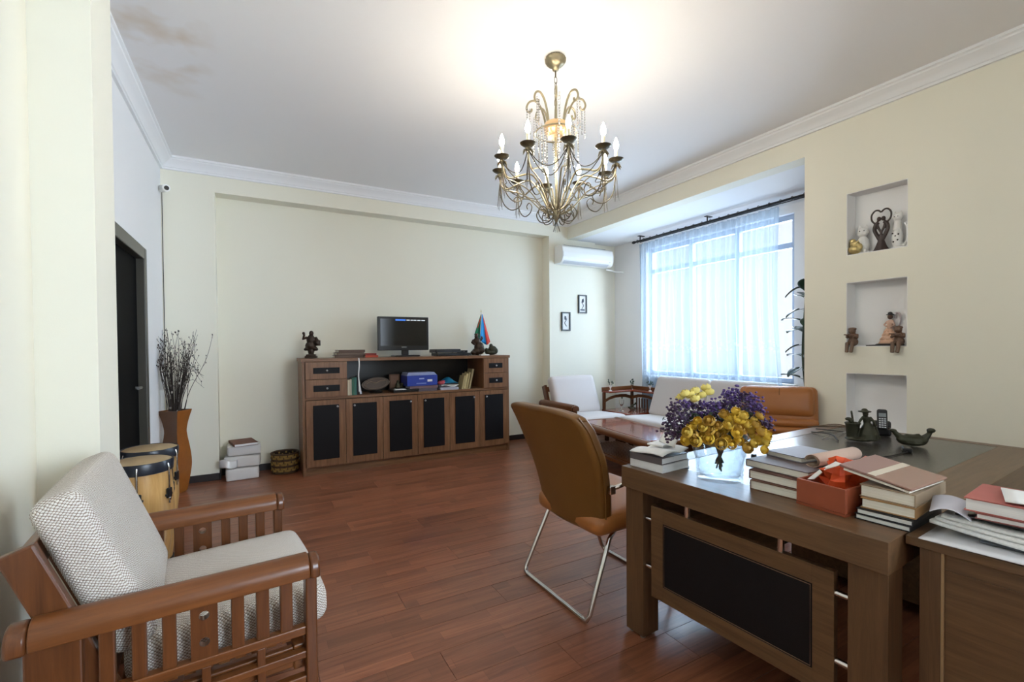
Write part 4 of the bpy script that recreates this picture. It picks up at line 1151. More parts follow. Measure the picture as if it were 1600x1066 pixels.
MB().grid(flagfn(-.07, -.045, 0, .17, .2, .9), 4, 8).build('red_fold', fr_, t, smooth='all', solid=.001, loc=(0, -.012, 0))
MB().grid(flagfn(-.045, .065, 0, .34, .40, 1.2), 10, 12).build('blue_band', fb, t, smooth='all', solid=.001, loc=(0, -.026, 0))
MB().grid(flagfn(.06, .125, 0, .40, .36, .4), 8, 12).build('red_band', fr_, t, smooth='all', solid=.001, loc=(0, -.018, 0))

# ---- inside the open bay of the sideboard (z = .80)
ZS = .80
def upright(label, x, y_, thk, hgt, dep, col, tilt=0, group=None, pages='pages'):
    """book standing on its lower edge, spine to the room"""
    # local x (spine at -x) -> world +y ; local y (spine length) -> world z ; local z (thickness) -> world x
    m = Matrix(((0, 0, 1), (1, 0, 0), (0, 1, 0)))
    e_ = (Matrix.Rotation(tilt, 3, 'Y') @ m).to_euler()
    zc_ = hgt/2*math.cos(tilt) + (abs(math.sin(tilt))*thk if tilt < 0 else 0)
    return book(label, (x, y_, ZS+zc_+.0005), e_, dep, hgt, thk, col, pages, group=group)
ub = [('cream upright book at the left end of the open bay', .022, .165, (206, 196, 170)), ('pale upright book, second from the left in the open bay', .018, .17, (188, 180, 160)), ('green upright book, third from the left in the open bay', .024, .185, (60, 104, 84)), ('teal green upright book, fourth from the left in the open bay', .024, .19, (70, 120, 110)), ('black upright book, fifth from the left in the open bay', .016, .2, (34, 32, 38))]
x = .862
for lb, tk, hg, co in ub:
    upright(lb, x, 5.225, tk, hg, .13, co, group='upright books in the open bay'); x += tk+.002
upright('white book leaning against the upright books', x+.002, 5.225, .02, .155, .12, (214, 210, 216), R(-9), pages='pagesw')
o = MB().grid(lambda u, v: (.962+.012*u+.004*math.sin(v*9), 5.096-.002*math.sin(v*5)-.0015, 1.2-.36*v), 2, 24).build('hanging_ribbon', M['paper'], solid=.0012)
tag(o, 'narrow white ribbon hanging down over the front of the sideboard', 'ribbon')
t = thing('oval_plaque', 'dark oval plaque with a pale engraved line inside the sideboard bay', 'plaque', (1.185, 5.27, ZS), R(-4))
PM = T(0, .03, .10) @ ROT(R(-14), 'X')
MB(PM).prism([(.155*math.cos(2*PI*i/32), .072*math.sin(2*PI*i/32)+.015*math.cos(2*PI*i/32)) for i in range(32)], -.009, .009, 'y').build('plate', cm(62, 46, 36, .4), t, bevel=.004)
MB(PM).tube(bez([(-.1, -.012, .0), (-.05, -.012, .022), (0, -.012, .008), (.05, -.012, .03), (.11, -.012, .034)], 5), .003, 5).build('engraving', cm(150, 128, 104), t)
MB(PM).tube([(.125*math.cos(2*PI*i/32), -.0105, .056*math.sin(2*PI*i/32)+.012*math.cos(2*PI*i/32)) for i in range(32)], .002, 5, closed=True).build('engraving', cm(120, 100, 80), t)
MB().lathe([(0, 0), (.07, 0), (.075, .012), (.06, .022), (0, .018)], 20, c=(0, .02, 0)).build('stand', M['black'], t, smooth=True)
o = MB().box(-.14, .14, -.12, .12, 0, .028).build('black_binder', M['black'], bevel=.004, loc=(1.49, 5.27, ZS)); tag(o, 'flat black binder lying on the bay shelf left of the blue box', 'binder')
book('grey covered book lying flat at the bay front under the blue box', (1.755, 5.26, ZS), R(90), .20, .22, .03, (92, 84, 92), 'pagesw')
book('white paged book lying directly under the blue box', (1.715, 5.275, ZS+.031), R(88), .20, .34, .03, (120, 96, 100), 'pagesw')
t = thing('blue_box', 'blue cardboard file box on books inside the sideboard bay', 'box', (1.69, 5.29, ZS+.062), R(3))
MB().box(-.185, .185, -.11, .11, 0, .12).build('carton', cm(44, 66, 156, .45), t, bevel=.003)
MB().prism([(-.185, .12), (.185, .12), (.15, .155), (-.165, .155)], -.095, .11, 'y').build('lid', cm(150, 160, 196, .45), t, bevel=.003)
MB().box(.06, .12, -.1115, -.11, .045, .07).build('sticker', M['paper'], t); MB().box(-.04, .02, -.1115, -.11, .075, .09).build('print_line', cm(160, 176, 220), t); MB().box(-.075, .045, -.1115, -.11, .022, .034).build('print_line', cm(120, 136, 196), t)
t = thing('photo_frame', 'small brown framed panel standing left of the blue box', 'picture frame', (1.43, 5.42, ZS+.0285), R(0))
MB().box(-.06, .06, -.012, .012, 0, .165).build('panel', cm(118, 92, 78), t, bevel=.002); MB().box(-.045, .045, -.0145, -.012, .015, .15).build('inset', cm(140, 112, 98), t); MB().box(-.02, .02, .012, .05, 0, .1).build('strut', M['black'], t)
def smallfig(q):
    q.ball((0, 0, .02), (.05, .035, .022)); q.ball((-.01, 0, .045), (.03, .028, .035)); q.ball((.035, 0, .05), (.018, .02, .022)); q.ball((-.01, 0, .085), (.016, .016, .018))
blob('little greenish ornament on the black binder', 'ornament', 'ornament', (1.445, 5.28, ZS+.0295), 0, M['bronzeg'], smallfig, .004)
o = MB().box(-.06, .06, -.05, .05, 0, .008).build('notepad', M['paper'], bevel=.001, loc=(1.43, 5.19, ZS+.0285)); tag(o, 'white notepad on the black binder', 'notepad')
book('white paged flat book right of the blue box', (2.03, 5.25, ZS), R(84), .19, .22, .028, (176, 176, 190), 'pagesw')
o = MB().grid(lambda u, v: (.22*(u-.5), .16*(v-.5), .006+.012*math.sin(u*7+v*4)), 14, 10).build('loose_papers', M['paper'], smooth='all', solid=.006, loc=(2.04, 5.27, ZS+.038)); tag(o, 'loose sheets of paper on the flat book right of the blue box', 'paper')
o = MB().grid(lambda u, v: (.24*(u-.5), .16*(v-.5), .004+.05*math.sin(PI*v)*math.sin(PI*u)*(1+.4*math.sin(9*u+5*v))), 16, 12).build('blue_bag', cm(40, 132, 176, .35), smooth='all', solid=.004, loc=(2.05, 5.33, ZS+.068)); tag(o, 'crumpled bright blue plastic bag in the sideboard bay', 'bag')
o = MB().ball((0, 0, .02), (.045, .03, .024), n=12).ball((.03, .01, .03), (.025, .02, .02), n=10).build('red_packet', cm(180, 70, 80, .35), smooth='all', loc=(1.93, 5.2, ZS+.064), remesh=.004); tag(o, 'small red packet beside the crumpled blue bag', 'packet')
for k, (dx_, hg, co) in enumerate(((0, .165, (176, 158, 112)), (.03, .19, (196, 178, 130)), (.062, .205, (170, 152, 108)), (.10, .245, (158, 142, 104)))):
    upright(['leftmost', 'second', 'third', 'tallest'][k]+' of the tan books leaning at the right end of the bay', 2.195+dx_, 5.235, .024, hg, .14, co, R(13), group='leaning tan books')

# ---- corner table things
cx_, cy_ = CT[0], CT[1]
for k, (px_, py_, zz) in enumerate(((.09, .485, .6905), (.475, .47, .6905), (.485, .14, .6905))):
    t = thing('bud_vase', ['cone shaped bud vase with a dark sprig, leftmost on the corner table shelf', 'bud vase with a dark sprig, middle one on the corner table shelf', 'white cone bud vase with a sprig, rightmost on the corner table shelf'][k], 'vase', (cx_+px_, cy_+py_, zz), group='bud vases')
    MB().lathe([(0, 0), (.022, 0), (.02, .005), (.004, .01), (.005, .025), (.026, .075), (.024, .075), (.003, .028), (0, .028)], 16).build('cup', M['porcelain'] if k != 1 else M['glass'], t, smooth=True)
    r2 = random.Random(k); sp = MB()
    for q_ in range(9):
        a = r2.uniform(0, 6.28); l_ = r2.uniform(.02, .06); tip = Vector((l_*math.cos(a)*.7, l_*math.sin(a)*.7, .085+r2.uniform(.0, .06)))
        sp.tube([(0, 0, .05), tip], [.002, .0014], 4); sp.ball(tip, (.009, .009, .011), n=6)
    sp.build('sprig', M['dgreen'], t, smooth='all')
t = thing('glass_vase', 'tall clear glass vase on the corner table top', 'vase', (cx_+.12, cy_+.3, .4305))
MB().lathe([(0, 0), (.035, 0), (.03, .006), (.007, .014), (.008, .06), (.03, .10), (.034, .15), (.032, .15), (.027, .10), (.004, .065), (0, .065)], 20).build('bowl', M['glass'], t, smooth=True)
MB().tube([(0, 0, .07), (.01, 0, .17)], .0016, 4).ball((.01, 0, .175), .012, n=8).build('sprig', M['dgreen'], t)
for k, (px_, py_) in enumerate(((.2, .16), (.3, .1))):
    o = MB().lathe([(0, 0), (.024, 0), (.03, .05), (.028, .05), (.022, .004), (0, .004)], 18).build('drinking_glass', M['glass'], smooth=True, loc=(cx_+px_, cy_+py_, .4305))
    tag(o, ['clear tumbler on the corner table top nearer to the armchair', 'clear tumbler on the corner table top nearer to the sofa'][k], 'glass', 'tumblers')
def sm2(q):
    q.ball((0, 0, .02), (.05, .03, .022)); q.tube([(-.03, 0, .02), (-.01, 0, .06), (.03, 0, .08)], [.014, .014, .01], 8); q.ball((.04, 0, .09), (.016, .014, .016)); q.ball((-.045, 0, .035), (.02, .02, .012))
blob('dark bird shaped ornament on the corner table top', 'ornament', 'ornament', (cx_+.3, cy_+.28, .4305), R(-40), M['bronzeg'], sm2, .004)

# ---- house plant in the window bay
t = thing('house_plant', 'tall leafy pot plant half hidden behind the right wall edge', 'plant', (4.50, 2.42, 0))
MB().lathe([(0, 0), (.11, 0), (.15, .26), (.16, .26), (.16, .29), (.145, .29), (.13, .25), (0, .24)], 24).build('pot', cm(140, 84, 56, .6), t, smooth=40)
MB().tube(bez([(0, 0, .24), (.02, .01, .7), (-.02, .03, 1.2), (.01, .02, 1.75)], 6), [.012]*19, 8).build('stem', M['stem'], t, smooth=True)
r3 = random.Random(11)
for k in range(30):
    zz = .72+k*.042; a = k*2.4+r3.uniform(-.3, .3); ln_ = r3.uniform(.12, .17); dr = R(r3.uniform(-35, 25))
    def leaf(u, v, ln_=ln_): 
        w_ = .058*math.sin(PI*min(1, u*.95+.03))**.7; return (.05+ln_*u, w_*(2*v-1), -.05*u*u+.012*abs(2*v-1))
    lf = MB().grid(leaf, 8, 4).build('leaf', M['dgreen'], t, smooth='all', solid=.0015)
    lf.matrix_local = T(0, .02, zz) @ ROT(a, 'Z') @ ROT(dr, 'Y')
    MB().tube([(0, 0, 0), (.055, 0, 0)], .002, 4).build('leaf_stalk', M['stem'], lf)

# ------------------------------------------------------------------ on the desk
DZT = DH+.0006
def dk(px, py, z=DH): 
    p_ = atz(px, py, z); return p_
ex_d = Vector((math.cos(DROT), math.sin(DROT), 0)); ey_d = Vector((-math.sin(DROT), math.cos(DROT), 0))
def dl(u, v, z=0):
    """desk-local point: u away from the end panel, v from the far corner towards the side cabinet"""
    return DA + ex_d*u - ey_d*v + Vector((0, 0, DZT+z))
# left stack: two white paged books, booklet, curled sheet
book('lower thick white book of the stack at the far desk corner', dl(.135, .105), DROT+R(2), .19, .178, .034, (222, 220, 220), 'pagesw', group='white books at the desk corner')
book('upper white book of the stack at the far desk corner', dl(.13, .105, .035), DROT+R(3), .19, .172, .03, (90, 82, 84), 'pagesw', group='white books at the desk corner')
o = MB().grid(lambda u, v: (.2*(u-.5), .17*(v-.5), .006+.012*abs(math.sin(u*4.2+.3))+.004*math.sin(v*5)), 18, 8).build('open_booklet', M['paper'], smooth='all', solid=.004, loc=dl(.125, .11, .066), rot=(0, 0, DROT+R(6))); tag(o, 'open white booklet lying on the white books', 'booklet')
o = MB().box(-.055, .055, -.04, .04, 0, .007).build('notebook', M['paper'], bevel=.001, loc=dl(.17, .085, .092), rot=(0, 0, DROT+R(10))); tag(o, 'small white notebook on the open booklet', 'notebook')
o = MB().grid(lambda u, v: (.045+.09*u*u-.02*v, .13*(v-.5), .012+.085*u), 12, 8).build('curled_sheet', M['paper'], smooth='all', solid=.0012, loc=dl(.09, .14, .096), rot=(0, 0, DROT-R(30))); tag(o, 'curled white sheet standing up beside the bouquet', 'paper')

# vase with bouquet
VB = dk(1124, 748); VB.z = DZT
t = thing('flower_vase', 'clear glass bowl vase with a ridged base on the desk', 'vase', VB)
prof = [(0, 0), (.082, 0), (.089, .008), (.084, .016), (.090, .024), (.085, .032), (.091, .042), (.088, .055), (.094, .085), (.106, .13), (.124, .175)]
prof += [(.121, .175), (.102, .13), (.09, .085), (.083, .055), (.078, .02), (0, .014)]
MB().lathe(prof, 40).build('bowl', M['vaseglass'], t, smooth='all')
t = thing('bouquet', 'bouquet of yellow roses and purple statice in the glass bowl vase', 'bouquet', (VB.x, VB.y, VB.z))
vr = Vector((CRT.x, CRT.y, 0)).normalized(); vf = Vector((_f.x, _f.y, 0)).normalized()
def bq(px, py, dep):
    """point in the bouquet seen at the pixel; dep = metres nearer (-) or farther (+) than the vase axis"""
    d_ = (VB-CPOS).dot(_f)+dep
    return CPOS + ray(px, py)*d_ - VB
rn = random.Random(5)
M['yellowb'] = mat('bright_yellow_petal', rgb(226, 186, 62), .55, var=.2, vscale=30)
yl = [(1078,617),(1086,611),(1096,618),(1103,606),(1108,613),(1063,621),(1086,623),(1070,615)]
k = 0
def rose(p, r, m, par):
    """layered petals around a bud"""
    q = MB(); ax_ = (p-Vector((0, 0, .12))).normalized()
    zq = ax_.to_track_quat('Z', 'Y').to_matrix().to_4x4(); F_ = Matrix.Translation(p) @ zq
    q.ball((0, 0, 0), (r*.5, r*.5, r*.62), n=8, M=F_)
    for ring, (n_, rr, tl, hh) in enumerate(((4, .68, .25, 1.0), (6, 1.0, .1, .82))):
        for i in range(n_):
            a = 2*PI*i/n_+ring*.5
            PMx = F_ @ ROT(a, 'Z')
            w_ = r*.62
            vs_ = []
            for iu in range(4):
                for iv in range(4):
                    u_, v_ = iu/3*2-1, iv/3
                    rad = r*rr*(1-.0*v_)*math.sin(PI*(.25+.45*v_))+r*.08*v_
                    ang = u_*.62*(1-.25*v_)
                    vs_.append((rad*math.cos(ang), rad*math.sin(ang), r*(-.55+hh*1.35*v_) - .12*r*u_*u_*v_))
            fs_ = [(i_*4+j_, (i_+1)*4+j_, (i_+1)*4+j_+1, i_*4+j_+1) for i_ in range(3) for j_ in range(3)]
            q.add(vs_, fs_, 0, PMx)
    return q.build('rose', m, par, smooth='all')
for px_, py_ in yl: rose(bq(px_, py_, .03+rn.uniform(-.03, .03)), .0205, M['yellowp'], t)
yf = [(1131,647),(1136,652),(1150,643),(1148,660),(1162,649),(1156,655),(1187,650),(1179,658),(1090,658),(1108,658),(1098,668),(1081,668),(1108,672),(1098,683),(1107,686),(1121,679),(1131,672),(1135,686),(1122,665),(1138,664),(1151,677),(1160,672),(1172,672),(1154,689),(1163,693),(1176,682),(1185,688),(1168,700),(1196,690),(1194,703),(1190,674),(1074,676),(1072,688),(1143,668),(1166,662),(1198,680),(1116,690),(1127,694),(1143,695),(1083,681),(1088,690),(1115,668),(1182,664),(1178,693),(1144,655),(1155,668)]
for i, (px_, py_) in enumerate(yf):
    rose(bq(px_, py_, -.09+rn.uniform(-.04, .03)), rn.uniform(.017, .0235), [M['yellowo'], M['yellow'], M['yellowb']][i % 3], t)
# purple statice sprays: each spray a twig with tiny florets
def spray(px_, py_, dep, m):
    c0 = bq(px_, py_, dep); q = MB(); g = MB()
    base = Vector((0, 0, .16))
    g.tube([base.lerp(c0, .35), c0], [.002, .0015], 4)
    for j in range(26):
        p_ = c0 + Vector((rn.gauss(0, .014), rn.gauss(0, .014), rn.gauss(0, .012)))
        r_ = rn.uniform(.0042, .0072)
        q.ball(p_, (r_, r_, r_*.8), n=5)
        if j % 3 == 0: g.tube([c0, p_], .001, 3)
    for j in range(4):
        p_ = c0 + Vector((rn.gauss(0, .014), rn.gauss(0, .014), rn.gauss(-.01, .012))); d1 = Vector((rn.gauss(0, .012), rn.gauss(0, .012), rn.gauss(0, .008))); d2 = d1.cross(Vector((0, 0, 1))).normalized()*.004 if d1.length else Vector((.004, 0, 0))
        g.add([p_, p_+d1*.5+d2, p_+d1, p_+d1*.5-d2], [(0, 1, 2, 3)])
    s_ = q.build('statice_spray', m, t); g.build('spray_stem', M['stem'], s_)
cols_ = [(1050,640),(1058,635),(1068,632),(1078,634),(1090,634),(1100,634),(1110,636),(1118,634),(1126,634),(1135,630),(1048,652),(1060,648),(1072,646),(1084,646),(1096,646),(1108,646),(1120,646),(1045,664),(1056,662),(1068,660),(1078,658),(1043,674),(1052,674),(1062,672),(1048,682),(1142,625),(1152,622),(1160,626),(1170,628),(1178,632),(1184,638),(1148,634),(1160,636),(1172,640),(1136,617),(1148,613),(1165,618),(1175,621),(1188,645),(1195,658),(1128,656),(1200,665),(1115,655),(1132,640)]
for i, (px_, py_) in enumerate(cols_):
    spray(px_, py_, rn.uniform(-.06, .10), M['purple'] if (px_ > 1060 and py_ < 660 and i % 4) else M['purpled'])
g = MB()
for i in range(60):
    px_, py_ = rn.uniform(1062, 1185), rn.uniform(640, 695); p_ = bq(px_, py_, rn.uniform(-.05, .08))
    g.ball(p_, (.016, .012, .006), n=6, rot=(rn.uniform(0, 3), rn.uniform(0, 3), rn.uniform(0, 3)))
tag(g.build('leaf_filler', M['stem'], t), kind='stuff')
for i in range(14):
    a = rn.uniform(0, 6.28); r_ = rn.uniform(.01, .05)
    p0 = Vector((-.35*r_*math.cos(a), -.35*r_*math.sin(a), .03+rn.uniform(0, .04))); p1 = Vector((r_*1.3*math.cos(a), r_*1.3*math.sin(a), .22))
    MB().tube([p0, p0.lerp(p1, .5)+Vector((.004, 0, 0)), p1], [.0032, .0028, .0025], 6).build('stem', M['stem'], t, smooth=True)

# middle stack
sx_ = dl(.255, .60)
book('lowest brown spined book of the stack beside the vase', dl(.29, .605), DROT+R(90+180+2), .185, .27, .035, (118, 82, 64), group='books beside the vase')
book('middle brown spined book of the stack beside the vase', dl(.30, .60, .0355), DROT+R(90+180-1), .185, .27, .034, (96, 62, 54), group='books beside the vase')
book('wide dark covered book on top of the stack beside the vase', dl(.345, .60, .070), DROT+R(86+180), .24, .30, .028, (104, 88, 86))
book('small grey book lying on the wide dark book', dl(.42, .575, .0985), DROT+R(80+180), .15, .21, .02, (150, 150, 160))
t = thing('rolled_newspaper', 'rolled pinkish newspaper lying on the book stack', 'newspaper', dl(.41, .69, .0985), DROT+R(-6))
for layer in range(3):
    pts = [((.021-.0035*layer+.0009*i/6)*math.cos(2*PI*i/24)*1.25, (.021-.0035*layer+.0009*i/6)*math.sin(2*PI*i/24)) for i in range(22)]
    q = MB(); n_ = len(pts)
    vs_ = [(-.13, p[0], p[1]+.0225) for p in pts] + [(.14, p[0], p[1]+.0225) for p in pts]
    q.add(vs_, [(i, i+1, n_+i+1, n_+i) for i in range(n_-1)]); q.build('paper_layer', cm(206, 178, 160, .8) if layer == 0 else cm(150, 128, 110, .8), t, smooth='all', solid=.0012)

# red-brown box with the orange bag
t = thing('open_box', 'open reddish brown leather box on the desk', 'box', dl(.25, .786), DROT+R(-5))
w_, d_, h_, e = .26, .155, .088, .008
c_ = cm(150, 76, 50, .4)
MB().box(-w_/2, w_/2, -d_/2, d_/2, 0, e).build('bottom', c_, t)
for x0, x1, y0, y1 in ((-w_/2, -w_/2+e, -d_/2, d_/2), (w_/2-e, w_/2, -d_/2, d_/2), (-w_/2+e, w_/2-e, -d_/2, -d_/2+e), (-w_/2+e, w_/2-e, d_/2-e, d_/2)):
    MB().box(x0, x1, y0, y1, e, h_).build('side', c_, t, bevel=.0025)
t = thing('orange_bag', 'orange plastic bag with a white stripe stuffed in the open box', 'bag', dl(.26, .786, .009), DROT+R(-5))
def crumple(c, s, m, nm, seed, amp=.16, n=26):
    r4 = random.Random(seed); ph = [(r4.uniform(2, 6), r4.uniform(2, 6), r4.uniform(0, 6)) for _ in range(6)]
    q = MB(); q.ball((0, 0, 0), 1, n=n)
    for i, v in enumerate(q.v):
        k_ = 1+amp*sum(math.sin(a*v.x*2+b_*v.z*2+p_+v.y*3) for a, b_, p_ in ph)/3
        q.v[i] = Vector((c[0]+v.x*k_*s[0], c[1]+v.y*k_*s[1], max(.001, c[2]+v.z*k_*s[2])))
    return q.build(nm, m, t, smooth=25)
og = crumple((0.01, 0, .07), (.092, .056, .066), mat('orange_film', rgb(222, 84, 40), .4, bump=.6, bscale=40), 'bag_body', 4, .30, 18)
MB().add([(-.1, .062, .072), (-.1, .040, .078), (-.06, -.03, .140), (-.055, -.005, .142), (-.08, .03, .112), (-.085, .012, .116)], [(0, 1, 5, 4), (4, 5, 2, 3)]).build('white_stripe', M['paper'], og, solid=.003)
t = thing('pink_packet', 'shiny pink and white plastic packet beside the orange bag', 'packet', dl(.46, .805, .001), DROT)
crumple((0, 0, .055), (.05, .05, .055), mat('pink_film', rgb(232, 168, 156), .2, bump=.8, bscale=30, coat=.6, var=.3, vscale=30), 'film', 9, .4, 16)

# right stack: black notebooks, tan books, brown wallet folder
for k in range(2):
    book(['lower', 'upper'][k]+' black notebook at the bottom of the stack by the desk end', dl(.265, .937, .0175*k), DROT+R(90+2*k), .140, .26, .017, (24, 24, 28), 'pagesw', group='black notebooks')
book('tan covered thick book on the black notebooks', dl(.275, .94, .0355), DROT+R(93), .135, .25, .032, (164, 124, 80), 'pages')
book('grey tan thick book in the upper half of the desk end stack', dl(.285, .942, .068), DROT+R(90), .140, .255, .038, (150, 130, 106), 'pages')
t = thing('document_folder', 'glossy brown leather folder slanting on top of the desk end stack', 'folder', dl(.275, .93, .13), (R(9), R(-2), DROT+R(-6)))
MB().box(-.11, .11, -.085, .035, 0, .008).build('cover', mat('brown_folder', rgb(142, 106, 92), .25, coat=.4), t, bevel=.003)
MB().box(-.108, .10, -.08, .10, -.007, -.0005).build('sheets', M['pages'], t)
MB().box(-.108, .108, .0355, .115, 0, .008).build('cover_flap', mat('mauve_folder', rgb(150, 116, 108), .3), t, bevel=.002)
MB().box(-.106, .106, .012, .034, .0082, .0095).build('pale_strip', cm(204, 190, 170, .5), t)

# side cabinet paper heap
o = MB().grid(lambda u, v: (.30*(u-.5), .60*(v-.5), .002+.003*math.sin(v*4)), 8, 20).build('large_sheet', mat('glossy_sheet', rgb(214, 214, 216), .25), smooth='all', solid=.002, loc=dl(.250, 1.335, .003), rot=(0, 0, DROT)); tag(o, 'large glossy white sheet lying along the side cabinet edge', 'paper')
o = MB().grid(lambda u, v: (.24*(u-.5), .44*(v-.5), .003+.003*math.sin(v*4)), 6, 16).build('dark_sheet', cm(96, 100, 108, .3), smooth='all', solid=.002, loc=dl(.30, 1.36, .0105), rot=(0, 0, DROT)); tag(o, 'dark grey glossy sheet on the large white sheet', 'paper')
for k in range(3):
    o = MB().grid(lambda u, v, k=k: (.215*(u-.5), .36*(v-.5), .003+.010*v**3), 8, 20).build('paper_bundle', M['pagesw'], smooth='all', solid=.0095, loc=dl(.275+.012*k, 1.225+.006*k, .0205+.0115*k), rot=(0, 0, DROT+R(4*k-6)))
    tag(o, ['lowest', 'middle', 'uppermost'][k]+' bundle of white office papers on the side cabinet', 'papers', 'paper bundles')
o = MB().grid(lambda u, v: (.20*(u-.5), .30*(v-.5), .006*v*v), 8, 14).build('black_folder', M['black'], smooth='all', solid=.005, loc=dl(.30, 1.235, .063), rot=(0, 0, DROT+R(2))); tag(o, 'thin black folder between the paper bundles and the thick red book', 'folder')
book('thin white paged book under the thick red book', dl(.285, 1.245, .073), DROT+R(94), .24, .20, .015, (150, 90, 84), 'pagesw')
book('thick red covered book with white pages on the paper heap', dl(.29, 1.235, .0885), DROT+R(92), .26, .21, .036, (168, 92, 84), 'pagesw')
o = MB().grid(lambda u, v: (.16*(u-.5), .20*(v-.5), .004+.004*math.sin(u*4)*math.sin(v*3)), 8, 8).build('loose_sheet', M['paper'], smooth='all', solid=.003, loc=dl(.29, 1.265, .128), rot=(0, 0, DROT+R(14))); tag(o, 'white sheet lying on the thick red book', 'paper')
o = MB().grid(lambda u, v: (.15*(u-.5), .085*(v-.5)+.012*u, .004+.022*math.sin(v*2.9)*(1-.4*u)+.012*u*u), 14, 10).build('curled_paper', mat('lilac_paper', rgb(206, 206, 218), .6), smooth='all', solid=.0015, loc=dl(.235, 1.075, .06), rot=(0, 0, DROT+R(8))); tag(o, 'curled pale paper between the tan books and the red book', 'paper')

# ---- ornaments at the back of the desk
def orn1(q):
    q.ball((0, 0, .012), (.075, .055, .014))
    # basket on the left with rim, a stick and a small animal on its edge
    q.lathe([(0, 0), (.028, 0), (.031, .05), (.036, .088), (.030, .090), (.024, .07), (0, .066)], 18, c=(-.036, 0, .01))
    q.tube([(-.036+.034*math.cos(2*PI*i/16), .034*math.sin(2*PI*i/16), .098) for i in range(16)], .0055, 6, closed=True)
    q.tube([(-.03, 0, .08), (-.042, 0, .168)], [.006, .005], 8); q.ball((-.058, -.012, .122), (.018, .012, .011)); q.ball((-.046, -.012, .112), (.012, .012, .014))
    # figure with a wide hat, wide skirt and a cane
    q.lathe([(.05, 0), (.046, .03), (.03, .065), (.017, .09), (0, .092)], 18, c=(.034, -.004, .012)); q.tube([(.032, 0, .095), (.028, 0, .135)], [.017, .019], 10)
    q.ball((.024, 0, .152), (.014, .014, .017)); q.ball((.02, 0, .166), (.034, .026, .0065)); q.ball((.02, 0, .172), (.016, .016, .012))
    q.tube([(.044, 0, .135), (.06, -.012, .112), (.066, -.014, .09)], [.008, .007, .006], 8); q.tube([(.062, -.014, .105), (.092, -.01, .012)], .0045, 6)
    q.tube([(.014, 0, .135), (-.004, -.016, .118), (-.012, -.016, .1)], [.008, .007, .006], 8)
pz = dk(1344, 690); blob('dark bronze pen holder with a figure in a wide hat on the desk', 'pen_holder', 'pen holder', (pz.x, pz.y, DZT+.003), R(-50), M['bronzeg'], orn1, .003, scale=1.0)
def orn2(q):
    q.ball((0, 0, .028), (.07, .04, .03)); q.ball((.0, 0, .016), (.06, .042, .018)); q.tube([(-.05, 0, .04), (-.08, 0, .072)], [.018, .01], 8); q.ball((-.082, 0, .076), (.018, .012, .009))
    q.tube([(.05, 0, .04), (.07, 0, .065), (.075, 0, .08)], [.02, .012, .01], 8); q.ball((.078, 0, .086), (.02, .018, .013)); q.tube([(-.03, 0, .05), (0, 0, .045), (.035, 0, .055)], [.012, .014, .012], 8)
pz = dk(1425, 697); blob('dark boat shaped bronze ornament at the back of the desk', 'ornament', 'ornament', (pz.x, pz.y, DZT+.002), R(-55), M['bronzeg'], orn2, .0042)
pz = dk(1378, 681); t = thing('cordless_phone', 'black cordless phone standing in its cradle on the desk', 'phone', (pz.x, pz.y, DZT), R(-62))
MB(T(0, .005, .027)).rbox((.088, .07, .054), .016, 8).build('cradle', M['black'], t, smooth='all')
MB(T(-.0, .018, .06)).rbox((.088, .03, .055), .013, 6).build('cradle_back', M['black'], t, smooth='all')
PH = T(0, -.008, .095) @ ROT(R(-14), 'X')
hs_ = MB(PH).rbox((.05, .026, .125), .011, 8).build('handset', M['black'], t, smooth='all')
MB(PH).box(-.017, .017, -.0138, -.0125, .016, .038).build('display', cm(130, 138, 142, .3), hs_)
for r_ in range(5):
    for c2 in range(3):
        MB(PH).box(-.0165+.012*c2, -.0075+.012*c2, -.0145, -.0125, .002-.0125*r_, .0085-.0125*r_).build('key', cm(190, 194, 200, .4), hs_)
pz = dk(1417, 706); t = thing('usb_plug', 'black plug with a thin cable lying on the desk leather', 'plug', (pz.x, pz.y, DZT), R(28))
MB(T(0, 0, .012)).rbox((.07, .036, .024), .006, 6).build('plug_body', M['black'], t, smooth='all')
MB().tube(bez([(-.03, 0, .006), (-.08, .03, .003), (-.2, .10, .003), (-.36, .22, .003)], 6), .003, 6).build('cable', M['blackmat'], t, smooth=True)
rc = random.Random(8)
for k, (a_, b_) in enumerate((((1262, 668), (1325, 667)), ((1275, 671), (1318, 676)), ((1285, 686), (1322, 676)), ((1268, 676), (1310, 690)), ((1280, 666), (1335, 670)))):
    p0, p1 = dk(*a_), dk(*b_); md_ = (p0+p1)/2
    up_ = .003
    pts = bez([Vector((p0.x, p0.y, DZT+up_)), Vector((md_.x+.03*rc.uniform(-1, 1), md_.y+.03*rc.uniform(-1, 1), DZT+up_+.004*k)), Vector((p1.x, p1.y, DZT+up_))], 8)
    o = MB().tube(pts, .003, 6).build('charging_cable', M['steel'] if k in (2,) else (M['blackmat'] if k % 2 else cm(112, 96, 80)), smooth=True)
    tag(o, ['black cable nearest the wall behind the pen holder', 'brown cable trailing left of the pen holder', 'silver cable left of the pen holder', 'black cable crossing in front of the pen holder', 'brown cable running behind the pen holder'][k] if k < 5 else None, 'cable', 'cables on the desk')
pz = dk(1178, 722); o = MB(T(0, 0, .018)).rbox((.022, .018, .036), .004, 5).build('ink_bottle', M['black'], smooth='all', loc=(pz.x, pz.y, DZT)); tag(o, 'tiny black bottle on the desk right of the vase', 'bottle')

